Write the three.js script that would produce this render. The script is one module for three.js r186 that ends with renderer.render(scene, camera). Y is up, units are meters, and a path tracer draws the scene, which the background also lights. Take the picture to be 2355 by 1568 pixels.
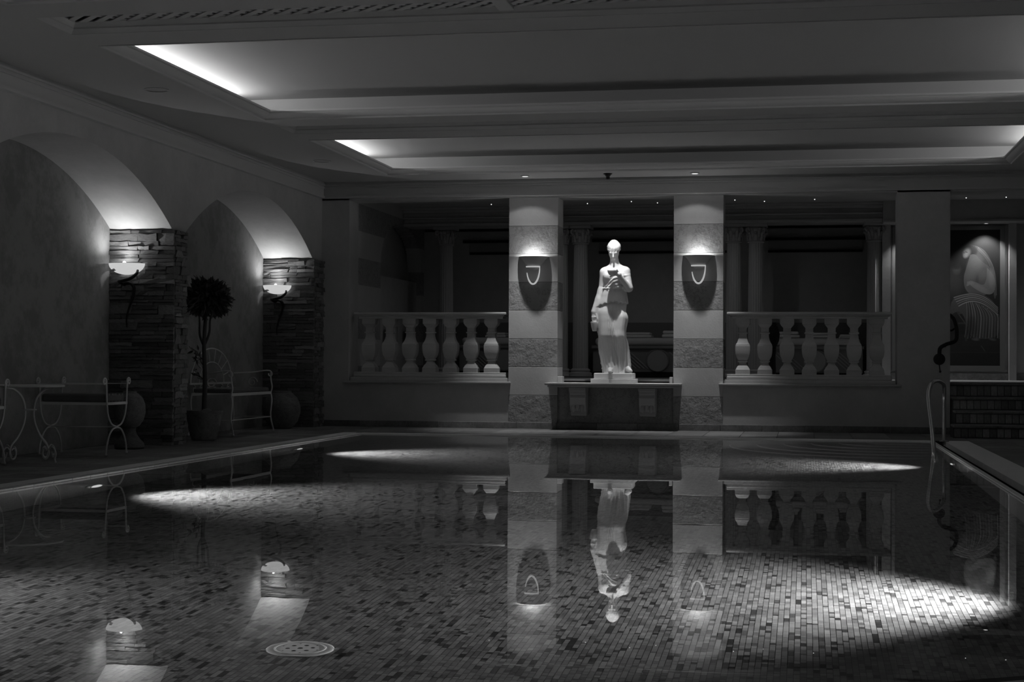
import * as THREE from 'three';
import { mergeGeometries, toCreasedNormals, mergeVertices } from 'three/addons/utils/BufferGeometryUtils.js';
import { RoundedBoxGeometry } from 'three/addons/geometries/RoundedBoxGeometry.js';
import { RectAreaLightUniformsLib } from 'three/addons/lights/RectAreaLightUniformsLib.js';

// ------------------------------------------------------------------ camera, sky, exposure
RectAreaLightUniformsLib.init();
const scene = new THREE.Scene();
scene.background = new THREE.Color(0x000000);
const FOCAL = 3600, IW = 2355, IH = 1568;
const camera = new THREE.PerspectiveCamera(2 * Math.atan(IH / 2 / FOCAL) * 180 / Math.PI, IW / IH, 0.1, 200);
{
  // the pool's long axis vanishes at pixel (1852, 833.5) of the photograph
  const D = new THREE.Vector3((1852 - IW / 2) / FOCAL, -(833.5 - IH / 2) / FOCAL, -1).normalize();
  const U = new THREE.Vector3(0.0026, 1, 0); U.addScaledVector(D, -U.dot(D)).normalize();
  const R = new THREE.Vector3().crossVectors(D, U);
  const m = new THREE.Matrix4().set(R.x, R.y, R.z, 0, U.x, U.y, U.z, 0, -D.x, -D.y, -D.z, 0, 0, 0, 0, 1);
  camera.position.set(0, 0.81, 0);
  camera.quaternion.setFromRotationMatrix(m);
}
const renderer = new THREE.WebGLRenderer({ antialias: true });
renderer.toneMapping = THREE.LinearToneMapping;
renderer.toneMappingExposure = 1.0;
renderer.shadowMap.enabled = true;

// ------------------------------------------------------------------ light strengths (each lamp is built with its fitting further down)
const LIGHT = {
  cove: 32, coveNear: 22, stoneSconce: .85, plasterSconce: 0.24, beam: 13, spill: .45, statue: 7.2, back: .45, pool: 62, poolNear: 96, mural: 2.6,
};

// ------------------------------------------------------------------ helpers
let seed = 12345;
const rnd = () => { seed |= 0; seed = seed + 0x6D2B79F5 | 0; let t = Math.imul(seed ^ seed >>> 15, 1 | seed); t = t + Math.imul(t ^ t >>> 7, 61 | t) ^ t; return ((t ^ t >>> 14) >>> 0) / 4294967296; };
const rr = (a, b) => a + (b - a) * rnd();
const V = (x, y, z) => new THREE.Vector3(x, y, z);
const used = {};
const numbered = (n) => { const k = used[n] = (used[n] ?? -1) + 1; return k ? `${n}_${String(k).padStart(3, '0')}` : n; };
const shadow = (o) => { o.castShadow = o.receiveShadow = true; return o; };
// uv in metres from position, by the way each face points
function metric(g, ox = 0, oy = 0) {
  g = g.index ? g.toNonIndexed() : g;
  const p = g.attributes.position, uv = new Float32Array(p.count * 2), a = V(), b = V(), c = V(), n = V();
  for (let i = 0; i < p.count; i += 3) {
    a.fromBufferAttribute(p, i); b.fromBufferAttribute(p, i + 1); c.fromBufferAttribute(p, i + 2);
    n.crossVectors(b.clone().sub(a), c.clone().sub(a));
    const ax = Math.abs(n.x), ay = Math.abs(n.y), az = Math.abs(n.z);
    [a, b, c].forEach((v, k) => {
      const [s, t] = ax >= ay && ax >= az ? [v.z, v.y] : ay >= az ? [v.x, v.z] : [v.x, v.y];
      uv[(i + k) * 2] = s + ox; uv[(i + k) * 2 + 1] = t + oy;
    });
  }
  g.setAttribute('uv', new THREE.BufferAttribute(uv, 2));
  return g;
}
const boxG = (x0, x1, y0, y1, z0, z1) => new THREE.BoxGeometry(x1 - x0, y1 - y0, z1 - z0).translate((x0 + x1) / 2, (y0 + y1) / 2, (z0 + z1) / 2);
const rboxG = (x0, x1, y0, y1, z0, z1, r = 0.008, s = 2) => new RoundedBoxGeometry(x1 - x0, y1 - y0, z1 - z0, s, r).translate((x0 + x1) / 2, (y0 + y1) / 2, (z0 + z1) / 2);
const plain = (g) => { const o = g.index ? g.toNonIndexed() : g.clone(); for (const k of Object.keys(o.attributes)) if (!['position', 'normal', 'uv'].includes(k)) o.deleteAttribute(k); if (!o.attributes.uv) o.setAttribute('uv', new THREE.BufferAttribute(new Float32Array(o.attributes.position.count * 2), 2)); return o; };
const merge = (list) => list.length === 1 ? list[0] : mergeGeometries(list.map(plain));
function obj(name, geos, mat, parent = scene, uvm = true) {
  let g = Array.isArray(geos) ? merge(geos) : geos;
  if (uvm) g = metric(g);
  const m = shadow(new THREE.Mesh(g, mat));
  m.name = parent === scene ? numbered(name) : name;
  parent.add(m);
  return m;
}
const raw = (name, g, mat, parent = scene) => obj(name, g, mat, parent, false);
function group(name, x = 0, y = 0, z = 0, turn = 0) {
  const o = new THREE.Group(); o.name = numbered(name); o.position.set(x, y, z); o.rotation.y = turn; scene.add(o); return o;
}
const tag = (o, label, category, grp, kind) => { o.userData.label = label; o.userData.category = category; if (grp) o.userData.group = grp; if (kind) o.userData.kind = kind; return o; };
const struct = (o, label, category) => tag(o, label, category, null, 'structure');
const tubeG = (pts, r, seg = 40, rad = 7, closed = false) => new THREE.TubeGeometry(new THREE.CatmullRomCurve3(pts.map((p) => p.isVector3 ? p : V(...p)), closed, 'centripetal'), seg, r, rad, closed);
function taperG(pts, r0, r1, seg = 40, rad = 8) {                 // a tube whose radius runs from r0 to r1
  const c = new THREE.CatmullRomCurve3(pts.map((p) => V(...p)), false, 'centripetal'), g = new THREE.TubeGeometry(c, seg, 1, rad), p = g.attributes.position, q = V();
  for (let i = 0; i <= seg; i++) { c.getPointAt(i / seg, q); const r = typeof r1 === 'function' ? r1(i / seg) : r0 + (r1 - r0) * i / seg; for (let j = 0; j <= rad; j++) { const k = i * (rad + 1) + j; p.setXYZ(k, q.x + (p.getX(k) - q.x) * r, q.y + (p.getY(k) - q.y) * r, q.z + (p.getZ(k) - q.z) * r); } }
  g.computeVertexNormals();
  return g;
}
const latheG = (pts, n = 32) => new THREE.LatheGeometry(pts.map(([r, y]) => new THREE.Vector2(Math.max(r, 1e-4), y)), n);
const spiral = (cx, cy, r, turns, dir, start, n = 26) => Array.from({ length: n }, (_, i) => { const t = i / (n - 1), a = start + dir * t * turns * 2 * Math.PI, q = r * (1 - 0.78 * t); return [cx + Math.cos(a) * q, cy + Math.sin(a) * q]; });

// ------------------------------------------------------------------ textures (tileable noise, computed)
function lattice(n, s) { let q = s; const a = new Float32Array(n * n); for (let i = 0; i < a.length; i++) { q = Math.imul(q ^ q >>> 15, 0x2c1b3c6d) + 0x9e3779b9 | 0; q = Math.imul(q ^ q >>> 12, 0x297a2d39); a[i] = ((q ^ q >>> 15) >>> 0) / 4294967296; } return a; }
function noise(size, octaves, s = 1) {                              // [cells, weight] pairs
  const out = new Float32Array(size * size); let tot = 0;
  octaves.forEach(([n, w, nx], k) => {
    const L = lattice(Math.max(n, nx ?? n), s * 77 + k * 13 + 5), mx = nx ?? n, my = n, M = Math.max(n, mx); tot += w;
    for (let y = 0; y < size; y++) for (let x = 0; x < size; x++) {
      const u = x / size * mx, v = y / size * my, i = u | 0, j = v | 0; let a = u - i, b = v - j; a = a * a * (3 - 2 * a); b = b * b * (3 - 2 * b);
      const i1 = (i + 1) % mx, j1 = (j + 1) % my;
      out[y * size + x] += w * ((L[j * M + i] * (1 - a) + L[j * M + i1] * a) * (1 - b) + (L[j1 * M + i] * (1 - a) + L[j1 * M + i1] * a) * b);
    }
  });
  for (let i = 0; i < out.length; i++) out[i] /= tot;
  return out;
}
function tex(size, f, metres, srgb = false) {                       // f(i) in 0..1
  const d = new Uint8Array(size * size * 4);
  for (let i = 0; i < size * size; i++) { const v = Math.max(0, Math.min(255, f(i) * 255)); d[i * 4] = d[i * 4 + 1] = d[i * 4 + 2] = v; d[i * 4 + 3] = 255; }
  const t = new THREE.DataTexture(d, size, size); t.wrapS = t.wrapT = THREE.RepeatWrapping; t.magFilter = THREE.LinearFilter; t.minFilter = THREE.LinearMipmapLinearFilter; t.generateMipmaps = true;
  if (srgb) t.colorSpace = THREE.SRGBColorSpace;
  t.repeat.set(1 / metres, 1 / metres); t.needsUpdate = true; return t;
}
const smooth = (a, b, x) => { const t = Math.max(0, Math.min(1, (x - a) / (b - a))); return t * t * (3 - 2 * t); };
const nA = noise(512, [[6, 1], [17, .7], [45, .5], [120, .4]], 1), nB = noise(512, [[4, 1], [9, .9], [23, .8], [60, .5], [130, .35]], 2), nC = noise(512, [[12, 1], [40, 1], [110, .8], [230, .6]], 3);
const tPlaster = tex(512, (i) => nA[i], 1.6), tGrain = tex(512, (i) => nC[i], 0.5);
const tPlasterTone = tex(512, (i) => 0.86 + 0.24 * (nA[i] - .5), 2.3);
const tSponge = tex(512, (i) => 0.72 + 0.28 * smooth(.3, .68, nB[i]) , 1.5), tSpongeBump = tex(512, (i) => nB[(i + 7777) % nB.length], 1.1);
const tStone = tex(512, (i) => 0.62 + 0.7 * (nC[i] - .5) + .35 * (nB[i] - .5), 0.8);
const tVein = tex(512, (i) => 1 - 0.28 * smooth(.06, 0, Math.abs(nB[i] - .5)) + .25 * (nC[i] - .5), 0.7);
const tMarble = tex(512, (i) => 0.93 + .12 * (nA[i] - .5), 0.6);
const tMosaic = (() => { const n = 28, s = 448, L = lattice(n, 91); return tex(s, (i) => { const x = i % s, y = i / s | 0, u = x / s * n, v = y / s * n, a = u % 1, b = v % 1; const j = Math.min(a, 1 - a, b, 1 - b) < .06; return j ? .35 : .55 + .45 * L[(v | 0) * n + (u | 0)]; }, n * .0225); })();
const tMosaicBump = (() => { const n = 28, s = 448; return tex(s, (i) => { const x = i % s, y = i / s | 0, a = x / s * n % 1, b = y / s * n % 1; return smooth(.02, .12, Math.min(a, 1 - a, b, 1 - b)); }, n * .0225); })();
const tWater = (() => {
  const s = 1024, a = noise(s, [[9, 1, 5], [16, .55, 9], [30, .22, 17], [56, .08, 32]], 7), d = new Float32Array(s * s * 4);
  for (let i = 0; i < s * s; i++) { d[i * 4] = d[i * 4 + 1] = d[i * 4 + 2] = a[i]; d[i * 4 + 3] = 1; }
  const t = new THREE.DataTexture(d, s, s, THREE.RGBAFormat, THREE.FloatType); t.wrapS = t.wrapT = THREE.RepeatWrapping; t.magFilter = THREE.LinearFilter; t.repeat.set(1 / 2.6, 1 / 2.6); t.needsUpdate = true; return t;
})();

// ------------------------------------------------------------------ materials (neutral greys: the photograph is black and white)
const grey = (v) => new THREE.Color().setRGB(v, v, v);
const mat = (v, rough, o = {}) => new THREE.MeshStandardMaterial({ color: grey(v), roughness: rough, metalness: 0, ...o });
const M = {
  ceiling: mat(.44, .9, { bumpMap: tPlaster, bumpScale: .0008 }),
  wall: mat(.5, .9, { map: tPlasterTone, bumpMap: tPlaster, bumpScale: .0015 }),
  niche: mat(.26, .95, { map: tSponge, bumpMap: tSpongeBump, bumpScale: .006 }),
  trim: mat(.52, .85),
  lightBlock: mat(.5, .85, { map: tMarble, bumpMap: tGrain, bumpScale: .001 }),
  darkBlock: mat(.3, .8, { map: tVein, bumpMap: tSpongeBump, bumpScale: .012 }),
  sandstone: mat(.5, .9, { map: tMarble, bumpMap: tGrain, bumpScale: .0015 }),
  cast: mat(.42, .9, { map: tMarble, bumpMap: tGrain, bumpScale: .001 }),
  marble: new THREE.MeshPhysicalMaterial({ color: grey(.8), roughness: .55, map: tMarble }),
  plaster: mat(.5, .85),
  darkRoom: mat(.4, .9, { map: tPlasterTone }), darkPaint: mat(.3, .8), darkWood: mat(.18, .6, { bumpMap: tGrain, bumpScale: .0006 }),
  column: mat(.42, .7, { map: tMarble }),
  deck: [.2, .24, .28, .33].map((v) => mat(v, .55, { map: tStone, bumpMap: tGrain, bumpScale: .0008 })), joint: mat(.05, .95),
  skirting: [.2, .27, .34, .42].map((v) => mat(v, .6, { map: tStone, bumpMap: tGrain, bumpScale: .0006 })),
  coping: mat(.85, .7, { map: tMarble, bumpMap: tGrain, bumpScale: .0006 }), gutter: mat(.05, .8), lip: mat(.8, .5),
  poolWall: mat(.3, .35, { map: tMosaic, bumpMap: tMosaicBump, bumpScale: .001 }), grout: mat(.12, .95),
  tile: [.1, .17, .24, .31, .38, .46, .54].map((v) => mat(v, .3)), tileStuff: mat(1, .3),
  slate: [.24, .3, .36, .43, .5].map((v) => mat(v, .75, { map: tStone, bumpMap: tGrain, bumpScale: .004 })), mortar: mat(.04, 1),
  iron: mat(.02, .45, { metalness: .6 }), whiteIron: mat(.6, .5), chrome: mat(.62, .22, { metalness: 1 }), steel: mat(.5, .35, { metalness: .6 }),
  terracotta: mat(.26, .9, { map: tStone, bumpMap: tGrain, bumpScale: .002 }), clay: mat(.22, .9, { bumpMap: tSpongeBump, bumpScale: .006, map: tStone }),
  leaf: new THREE.MeshPhysicalMaterial({ color: grey(.05), roughness: .6, side: THREE.DoubleSide }), bark: mat(.05, .9), soil: mat(.03, 1), pebble: mat(.2, .9),
  cushion: mat(.1, .95, { bumpMap: tGrain, bumpScale: .001 }), stripe: mat(.22, .95), mattress: mat(.5, .95, { bumpMap: tGrain, bumpScale: .001 }), towel: mat(.6, 1, { bumpMap: tGrain, bumpScale: .003 }),
  rope: mat(.012, .9), black: mat(.006, .9), lens: mat(.05, .2), hole: mat(.01, 1),
  water: new THREE.MeshPhysicalMaterial({ color: grey(1), roughness: 0, metalness: 0, transmission: 1, thickness: 1.2, ior: 1.333, attenuationColor: grey(.5), attenuationDistance: 2.8, bumpMap: tWater, bumpScale: .00012 }),
};
const glow = (v, base = .5) => new THREE.MeshStandardMaterial({ color: grey(base), roughness: .6, emissive: grey(1), emissiveIntensity: v });
function spot(x, y, z, tx, ty, tz, angle, pen, inten, parent = scene, soft = 1) {
  const l = new THREE.SpotLight(0xffffff, inten, 0, angle, pen, 2); l.position.set(x, y, z); l.target.position.set(tx, ty, tz); l.castShadow = true; l.shadow.radius = soft; l.shadow.mapSize.set(1024, 1024);
  scene.add(l, l.target); l.name = 'spot_light'; return l;
}
function point(x, y, z, inten, soft = 1) { const l = new THREE.PointLight(0xffffff, inten, 0, 2); l.position.set(x, y, z); l.castShadow = true; l.shadow.radius = soft; l.name = 'lamp_light'; scene.add(l); return l; }

// ------------------------------------------------------------------ the room's measures
const XL = -5.87, XN = -6.49, XR = 3.3, ZB = -18.55, ZBB = -18.95, ZF = 2.6, H = 3.0;            // left wall, niche back, right wall, back wall front and rear, near wall, ceiling
const PL = -4.875, PR = 1.285, PF = -16.9, PN = -3.6, PD = -1.21, WY = -0.012;                     // pool: left, right, far, near, depth, water level
const UF = 0.59, ZC = -21.4;                                                                       // raised room behind: floor, line of columns

// ------------------------------------------------------------------ ceiling with coffers, grooves and a lattice vent
const coffers = [[-4.86, 2.22, -17.86, -14.92], [-4.86, 2.22, -13.6, -10.2], [-4.86, 2.22, -8.9, -5.5], [-4.86, 2.22, -4.2, -.8]];   // x0, x1, z far, z near at the ceiling face
const grooves = [[-4.88, 2.24, -14.5, -14.02], [-4.88, 2.24, -9.82, -9.3], [-4.88, 2.24, -5.1, -4.6]];
const ceiling = group('ceiling'); struct(ceiling, 'pale plaster ceiling with long recessed coffers and narrow grooves above the pool', 'ceiling');
{
  const slab = (y0, y1, grow, holes, name) => {
    const s = new THREE.Shape([[XN - .2, -ZF], [XR + .2, -ZF], [XR + .2, -ZB], [XN - .2, -ZB]].map(([a, b]) => new THREE.Vector2(a, b)));
    for (const [x0, x1, z0, z1, g] of holes) { const k = g ? grow : 0, q = k * 1.6; s.holes.push(new THREE.Path([[x0 - q, -z1 - k], [x0 - q, -z0 + k], [x1 + q, -z0 + k], [x1 + q, -z1 - k]].map(([a, b]) => new THREE.Vector2(a, b)))); }
    const g = new THREE.ExtrudeGeometry(s, { depth: y1 - y0, bevelEnabled: false }).rotateX(-Math.PI / 2).translate(0, y0, 0);
    return obj(name, g, M.ceiling, ceiling);
  };
  const holes = [...coffers.map((c) => [...c, true]), ...grooves.map((c) => [...c, false])];
  slab(H, H + .066, 0, holes, 'ceiling_face');
  slab(H + .066, H + .24, .32, holes, 'ceiling_void');
  slab(H + .24, H + .34, 0, [], 'ceiling_slab');
  // moulding round each coffer: a stepped cove swept round the opening
  const prof = [[-.004, 0], [-.004, -.006], [.012, -.006], [.012, .008], [.03, .014], [.05, .024], [.066, .04], [.072, .048], [.072, .053], [.082, .053], [.082, .058], [.09, .058], [.09, .074], [-.004, .074]];
  for (const [x0, x1, z0, z1] of coffers) {
    const g = sweepRect(x0, x1, z0, z1, prof.map(([d, y]) => [d, H + y]));
    raw('coffer_moulding', toCreasedNormals(g, .5), M.trim, ceiling);
  }
  for (const [x0, x1, z0, z1] of grooves) {
    const g = sweepRect(x0, x1, z0, z1, [[-.002, H], [.03, H + .03], [.03, H + .04], [.05, H + .07], [.05, H + .08], [-.002, H + .08]]);
    raw('groove_moulding', toCreasedNormals(g, .5), M.trim, ceiling);
    obj('groove_panel', boxG(x0, x1, H + .15, H + .19, z0, z1), M.black, ceiling);
  }
}
function sweepRect(x0, x1, z0, z1, prof) {                          // profile (distance inward, height) swept round a rectangle with mitred corners
  const ring = (d) => [[x0 + d, z1 - d], [x0 + d, z0 + d], [x1 - d, z0 + d], [x1 - d, z1 - d]], p = [], n = prof.length;
  for (let i = 0; i < n; i++) {
    const [d, y] = prof[i], [e, w] = prof[(i + 1) % n], A = ring(d), B = ring(e);
    for (let k = 0; k < 4; k++) { const m = (k + 1) % 4, a = [A[k][0], y, A[k][1]], b = [A[m][0], y, A[m][1]], c = [B[m][0], w, B[m][1]], q = [B[k][0], w, B[k][1]]; p.push(...a, ...c, ...b, ...a, ...q, ...c); }
  }
  const g = new THREE.BufferGeometry(); g.setAttribute('position', new THREE.Float32BufferAttribute(p, 3)); g.computeVertexNormals(); g.setAttribute('uv', new THREE.Float32BufferAttribute(new Float32Array(p.length / 3 * 2), 2)); return g;
}
// lattice of the vent groove: crossing slats, each a piece
{
  const [x0, x1, z0, z1] = grooves[1], y = H + .075, g = new THREE.BoxGeometry(.7, .006, .046), vent = group('ceiling_vent', 0, y, (z0 + z1) / 2);
  tag(vent, 'dark diagonal lattice grille set in the ceiling groove before the coffers', 'vent');
  for (let k = 0, x = x0 + .2; x < x1 - .2; x += .115, k++) for (const s of [-1, 1]) {
    const m = shadow(new THREE.Mesh(g, M.trim)); m.name = 'slat'; m.position.set(x, s * .004, 0); m.rotation.y = s * Math.PI / 4; vent.add(m);
  }
  obj('divider', rboxG(-1.93, -1.83, -.03, .02, -.24, .24, .006), M.trim, vent);
}
{
  const [x0, x1, z0, z1] = grooves[0], d = group('slot_diffuser', 0, H + .1, (z0 + z1) / 2);
  tag(d, 'long dark air slot with three short bright blades, in the groove between the coffers', 'vent');
  obj('slot_plate', boxG(x0 + .1, x1 - .1, 0, .02, -.2, .2), M.darkPaint, d);
  for (let k = 0; k < 3; k++) { const b = obj('blade', boxG(-.012, .012, -.02, 0, -.11, .11), M.coping, d); b.position.set(-2.83 + k * .045, 0, .06); b.rotation.y = .5; }
}
// cove lamps in the troughs at both ends of each coffer
coffers.forEach(([x0, x1, z0, z1], i) => {
  for (const s of [0, 1]) {
    const x = s ? x1 + .36 : x0 - .36, zm = (z0 + z1) / 2, len = z1 - z0 - .04, inten = i > 1 ? LIGHT.coveNear : LIGHT.cove;
    const c = group('cove_light', x, H + .066, zm);
    tag(c, `tube lamp in the ${s ? 'stair' : 'arcade'} end trough of the ${['coffer before the statue', 'wide middle coffer', 'coffer before the lattice vent', 'coffer over the near deck'][i]}`, 'light');
    obj('housing', boxG(-.03, .03, 0, .014, -len / 2, len / 2), M.trim, c);
    obj('tube', boxG(-.012, .012, .014, .022, -len / 2, len / 2), glow(3), c);
    const l = new THREE.RectAreaLight(0xffffff, inten, len, .07); l.position.set(x, H + .1, zm); l.lookAt(x + (s ? -1 : 1), H + .75, zm); l.name = 'cove_area_light'; scene.add(l);
  }
});

// ------------------------------------------------------------------ floors of the hall
function deck(name, label, x0, x1, z0, z1, step, cut) {
  const f = group(name); struct(f, label, 'floor');
  obj('bed', boxG(x0, x1, -.4, -.006, z0, z1), M.joint, f);
  const nx = Math.max(1, Math.round((x1 - x0) / step)), nz = Math.max(1, Math.round((z1 - z0) / step)), w = (x1 - x0) / nx, d = (z1 - z0) / nz, g = metric(rboxG(-w / 2 + .002, w / 2 - .002, -.012, 0, -d / 2 + .002, d / 2 - .002, .002, 1));
  for (let i = 0; i < nx; i++) for (let j = 0; j < nz; j++) {
    const m = shadow(new THREE.Mesh(g, M.deck[rnd() * 4 | 0])); m.name = 'tile'; m.position.set(x0 + (i + .5) * w, rr(-.0012, 0), z0 + (j + .5) * d); f.add(m);
  }
}
deck('floor_left', 'dark stone tile deck under the arcade beside the pool', XN, -5.104, ZB, PN, .35);
deck('floor_far', 'dark stone tile deck between the far pool edge and the balustrade wall', -5.104, XR, ZB, PF - .03, .4);
deck('floor_right', 'dark stone tile deck along the handrail side of the pool', 1.675, XR, PF - .03, PN, .45);
deck('floor_near', 'dark stone tile deck at the near end of the pool', XN, XR, PN + .3, ZF, .62);

// ------------------------------------------------------------------ pool shell
{
  const w = (n, g, l) => struct(obj(n, g, M.poolWall), l, 'pool wall');
  w('wall_pool_left', boxG(PL - .034, PL, PD - .1, 0, PF, PN), 'mosaic pool wall under the arcade with two lit lamps');
  w('wall_pool_right', boxG(PR, PR + .03, PD - .1, 0, PF, PN), 'mosaic pool wall under the handrail side');
  w('wall_pool_far', boxG(PL - .03, PR + .03, PD - .1, -.004, PF - .03, PF), 'mosaic pool wall below the statue');
  w('wall_pool_near', boxG(PL - .03, PR + .03, PD - .1, -.004, PN, PN + .03), 'mosaic pool wall at the near end of the pool');
  const t = (n, g, m, l) => struct(obj(n, g, m), l, 'coping');
  t('trim_1', boxG(-5.104, -4.945, -.05, 0, PF - .1, PN + .3), M.coping, 'pale coping strip along the arcade side of the pool');
  t('trim_2', boxG(1.423, 1.675, -.05, 0, PF - .02, PN + .3), M.coping, 'pale coping strip along the handrail side of the pool');
  t('trim_3', boxG(PL - .03, PR + .14, -.05, 0, PN + .06, PN + .3), M.coping, 'pale coping strip at the near end of the pool');
  t('trim_4', [boxG(PL - .07, PL - .034, -.2, -.05, PF, PN), boxG(PR + .03, PR + .138, -.2, -.09, PF - .02, PN + .06)], M.gutter, 'dark overflow channel inside the coping');
  t('trim_5', rboxG(PL, PR, -.012, .002, PF - .035, PF + .004, .003, 1), M.lip, 'thin pale edge of the far pool wall');
  { // slanted corner piece of coping at the near end of the handrail side
    const poly = (pts, y0, y1) => new THREE.ExtrudeGeometry(new THREE.Shape(pts.map(([a, b]) => new THREE.Vector2(a, -b))), { depth: y1 - y0, bevelEnabled: false }).rotateX(-Math.PI / 2).translate(0, y0, 0);
    t('trim_10', [poly([[PR, -4.6], [PR, PN], [-.4, PN]], -.03, .006)], M.coping, 'slanted pale coping at the near corner of the handrail side');
    t('trim_11', [poly([[PR, -4.72], [PR, -4.6], [-.4, PN], [-.6, PN]], -.03, -.008)], M.gutter, 'dark overflow slot along the slanted near corner');
  }
  // kerb tiles along the arcade side, a thin pale lip with a joint every 27 cm
  const lip = group('trim_pool_lip'); struct(lip, 'thin pale lip of short pieces along the arcade side of the pool', 'coping');
  for (let z = PF + .14; z < PN; z += .27) { const m = obj('lip_piece', boxG(PL - .034, PL + .004, -.008, .001, z - .132, z + .132), M.lip, lip); }
  const lip2 = group('trim_pool_lip'); struct(lip2, 'thin pale lip of short pieces along the handrail side of the pool', 'coping');
  for (let z = PF + .14; z < PN; z += .27) obj('lip_piece', boxG(PR - .004, PR + .03, -.008, .001, z - .132, z + .132), M.lip, lip2);
}
// pool floor: mosaic laid in columns of tiles of mixed length
{
  const f = group('floor_pool'); struct(f, 'mosaic pool floor of narrow tiles in mixed greys', 'pool floor');
  obj('bed', boxG(PL - .03, PR + .03, PD - .2, PD - .003, PF - .03, PN + .03), M.grout, f);
  const pitch = .0225, list = [];
  for (let x = PL + pitch / 2; x < PR; x += pitch) {
    let z = PN - rr(0, .05);
    while (z > PF) {
      const r = rnd(), len = r < .3 ? rr(.018, .028) : r < .75 ? rr(.028, .055) : rr(.055, .1);
      let t = rnd(); t = t < .09 ? rr(.04, .1) : t < .26 ? rr(.13, .21) : t < .8 ? rr(.22, .31) : rr(.3, .39);
      list.push([x, z - len / 2, len - .0022, t, rr(-.0008, .0004)]);
      z -= len;
    }
  }
  const fwd = V(); camera.updateMatrixWorld(); camera.getWorldDirection(fwd);
  const shown = list.map((q, i) => [Math.hypot(q[0], q[1]), i, q]).filter(([, , q]) => q[1] < -5.28 && q[0] > -2.75 && q[0] < .5).sort((a, b) => a[0] - b[0]).slice(0, 300);
  const own = new Set(shown.map((s) => s[1])), box = new THREE.BoxGeometry(1, 1, 1);
  for (const [, , [x, z, l, t, y]] of shown) {
    const m = shadow(new THREE.Mesh(box, M.tile[Math.max(0, Math.min(6, Math.round((t - .1) / .073)))])); m.name = 'tile'; m.scale.set(pitch - .0022, .006, l); m.position.set(x, PD - .003 + y, z); f.add(m);
  }
  const rest = list.filter((_, i) => !own.has(i)), im = new THREE.InstancedMesh(box, M.tileStuff, rest.length), mt = new THREE.Matrix4(), c = new THREE.Color();
  rest.forEach(([x, z, l, t, y], i) => { mt.makeScale(pitch - .0022, .006, l).setPosition(x, PD - .003 + y, z); im.setMatrixAt(i, mt); im.setColorAt(i, c.setRGB(t, t, t)); });
  im.name = 'mosaic_tiles'; im.userData.kind = 'stuff'; im.userData.label = 'small grey mosaic tiles'; shadow(im); f.add(im);
}
// drain
{
  const d = group('pool_drain', -1.82, PD, -5.52); tag(d, 'round pale drain cover with drilled holes on the pool floor', 'drain');
  const flange = latheG([[0, 0], [.125, 0], [.125, .006], [.118, .011], [.094, .013], [.094, .0]], 48); raw('flange', flange, M.coping, d);
  raw('ring', new THREE.TorusGeometry(.092, .004, 8, 48).rotateX(Math.PI / 2).translate(0, .016, 0), M.lip, d);
  const sh = new THREE.Shape().absarc(0, 0, .09, 0, 2 * Math.PI), put = (r, n, q, o) => { for (let k = 0; k < n; k++) { const a = o + k / n * 2 * Math.PI; sh.holes.push(new THREE.Path().absarc(Math.cos(a) * r, Math.sin(a) * r, q, 0, 2 * Math.PI)); } };
  put(0, 1, .011, 0); put(.046, 6, .0095, .3); put(.072, 6, .0045, .82);
  raw('cover', new THREE.ExtrudeGeometry(sh, { depth: .005, bevelEnabled: false, curveSegments: 20 }).rotateX(-Math.PI / 2).translate(0, .012, 0), M.coping, d);
  raw('well', new THREE.CylinderGeometry(.09, .09, .004, 40).translate(0, .004, 0), M.hole, d);
  for (const a of [.2, 2.2, 3.5]) { const s = obj('clip', boxG(.122, .142, .002, .008, -.005, .005), M.lip, d); s.rotation.y = a; }
}
// round steps in the far corner
{
  const st = group('pool_steps', 0, PD, 0); tag(st, 'curved underwater steps of mosaic in the far corner by the handrail', 'steps');
  for (let k = 0; k < 6; k++) {
    const r = 1.78 - .285 * k, s = new THREE.Shape(), cx = .99, y0 = .17 * k, pts = [];
    for (let i = 0; i <= 40; i++) { const a = Math.PI - i / 40 * Math.PI / 2; pts.push(new THREE.Vector2(cx + r * Math.cos(a), -(PF + .012) - r * Math.sin(a))); }
    pts.push(new THREE.Vector2(PR - .016, -(PF + .012) - r), new THREE.Vector2(PR - .016, -PF - .012)); s.setFromPoints(pts);
    obj('step', new THREE.ExtrudeGeometry(s, { depth: .155, bevelEnabled: false }).rotateX(-Math.PI / 2).translate(0, y0, 0), M.poolWall, st);
    const nose = pts.slice(0, 42).map((p) => V(p.x, y0 + .158, -p.y));
    raw('nosing', new THREE.TubeGeometry(new THREE.CatmullRomCurve3(nose), 90, .011, 6), M.lip, st);
  }
}
// water
{
  const g = new THREE.PlaneGeometry(PR - PL, PN - PF, 1, 1).rotateX(-Math.PI / 2).translate((PL + PR) / 2, WY, (PF + PN) / 2);
  const w = obj('pool_water', g, M.water); tag(w, 'clear still water filling the indoor pool', 'water', null, 'stuff'); w.castShadow = false;
}
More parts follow.
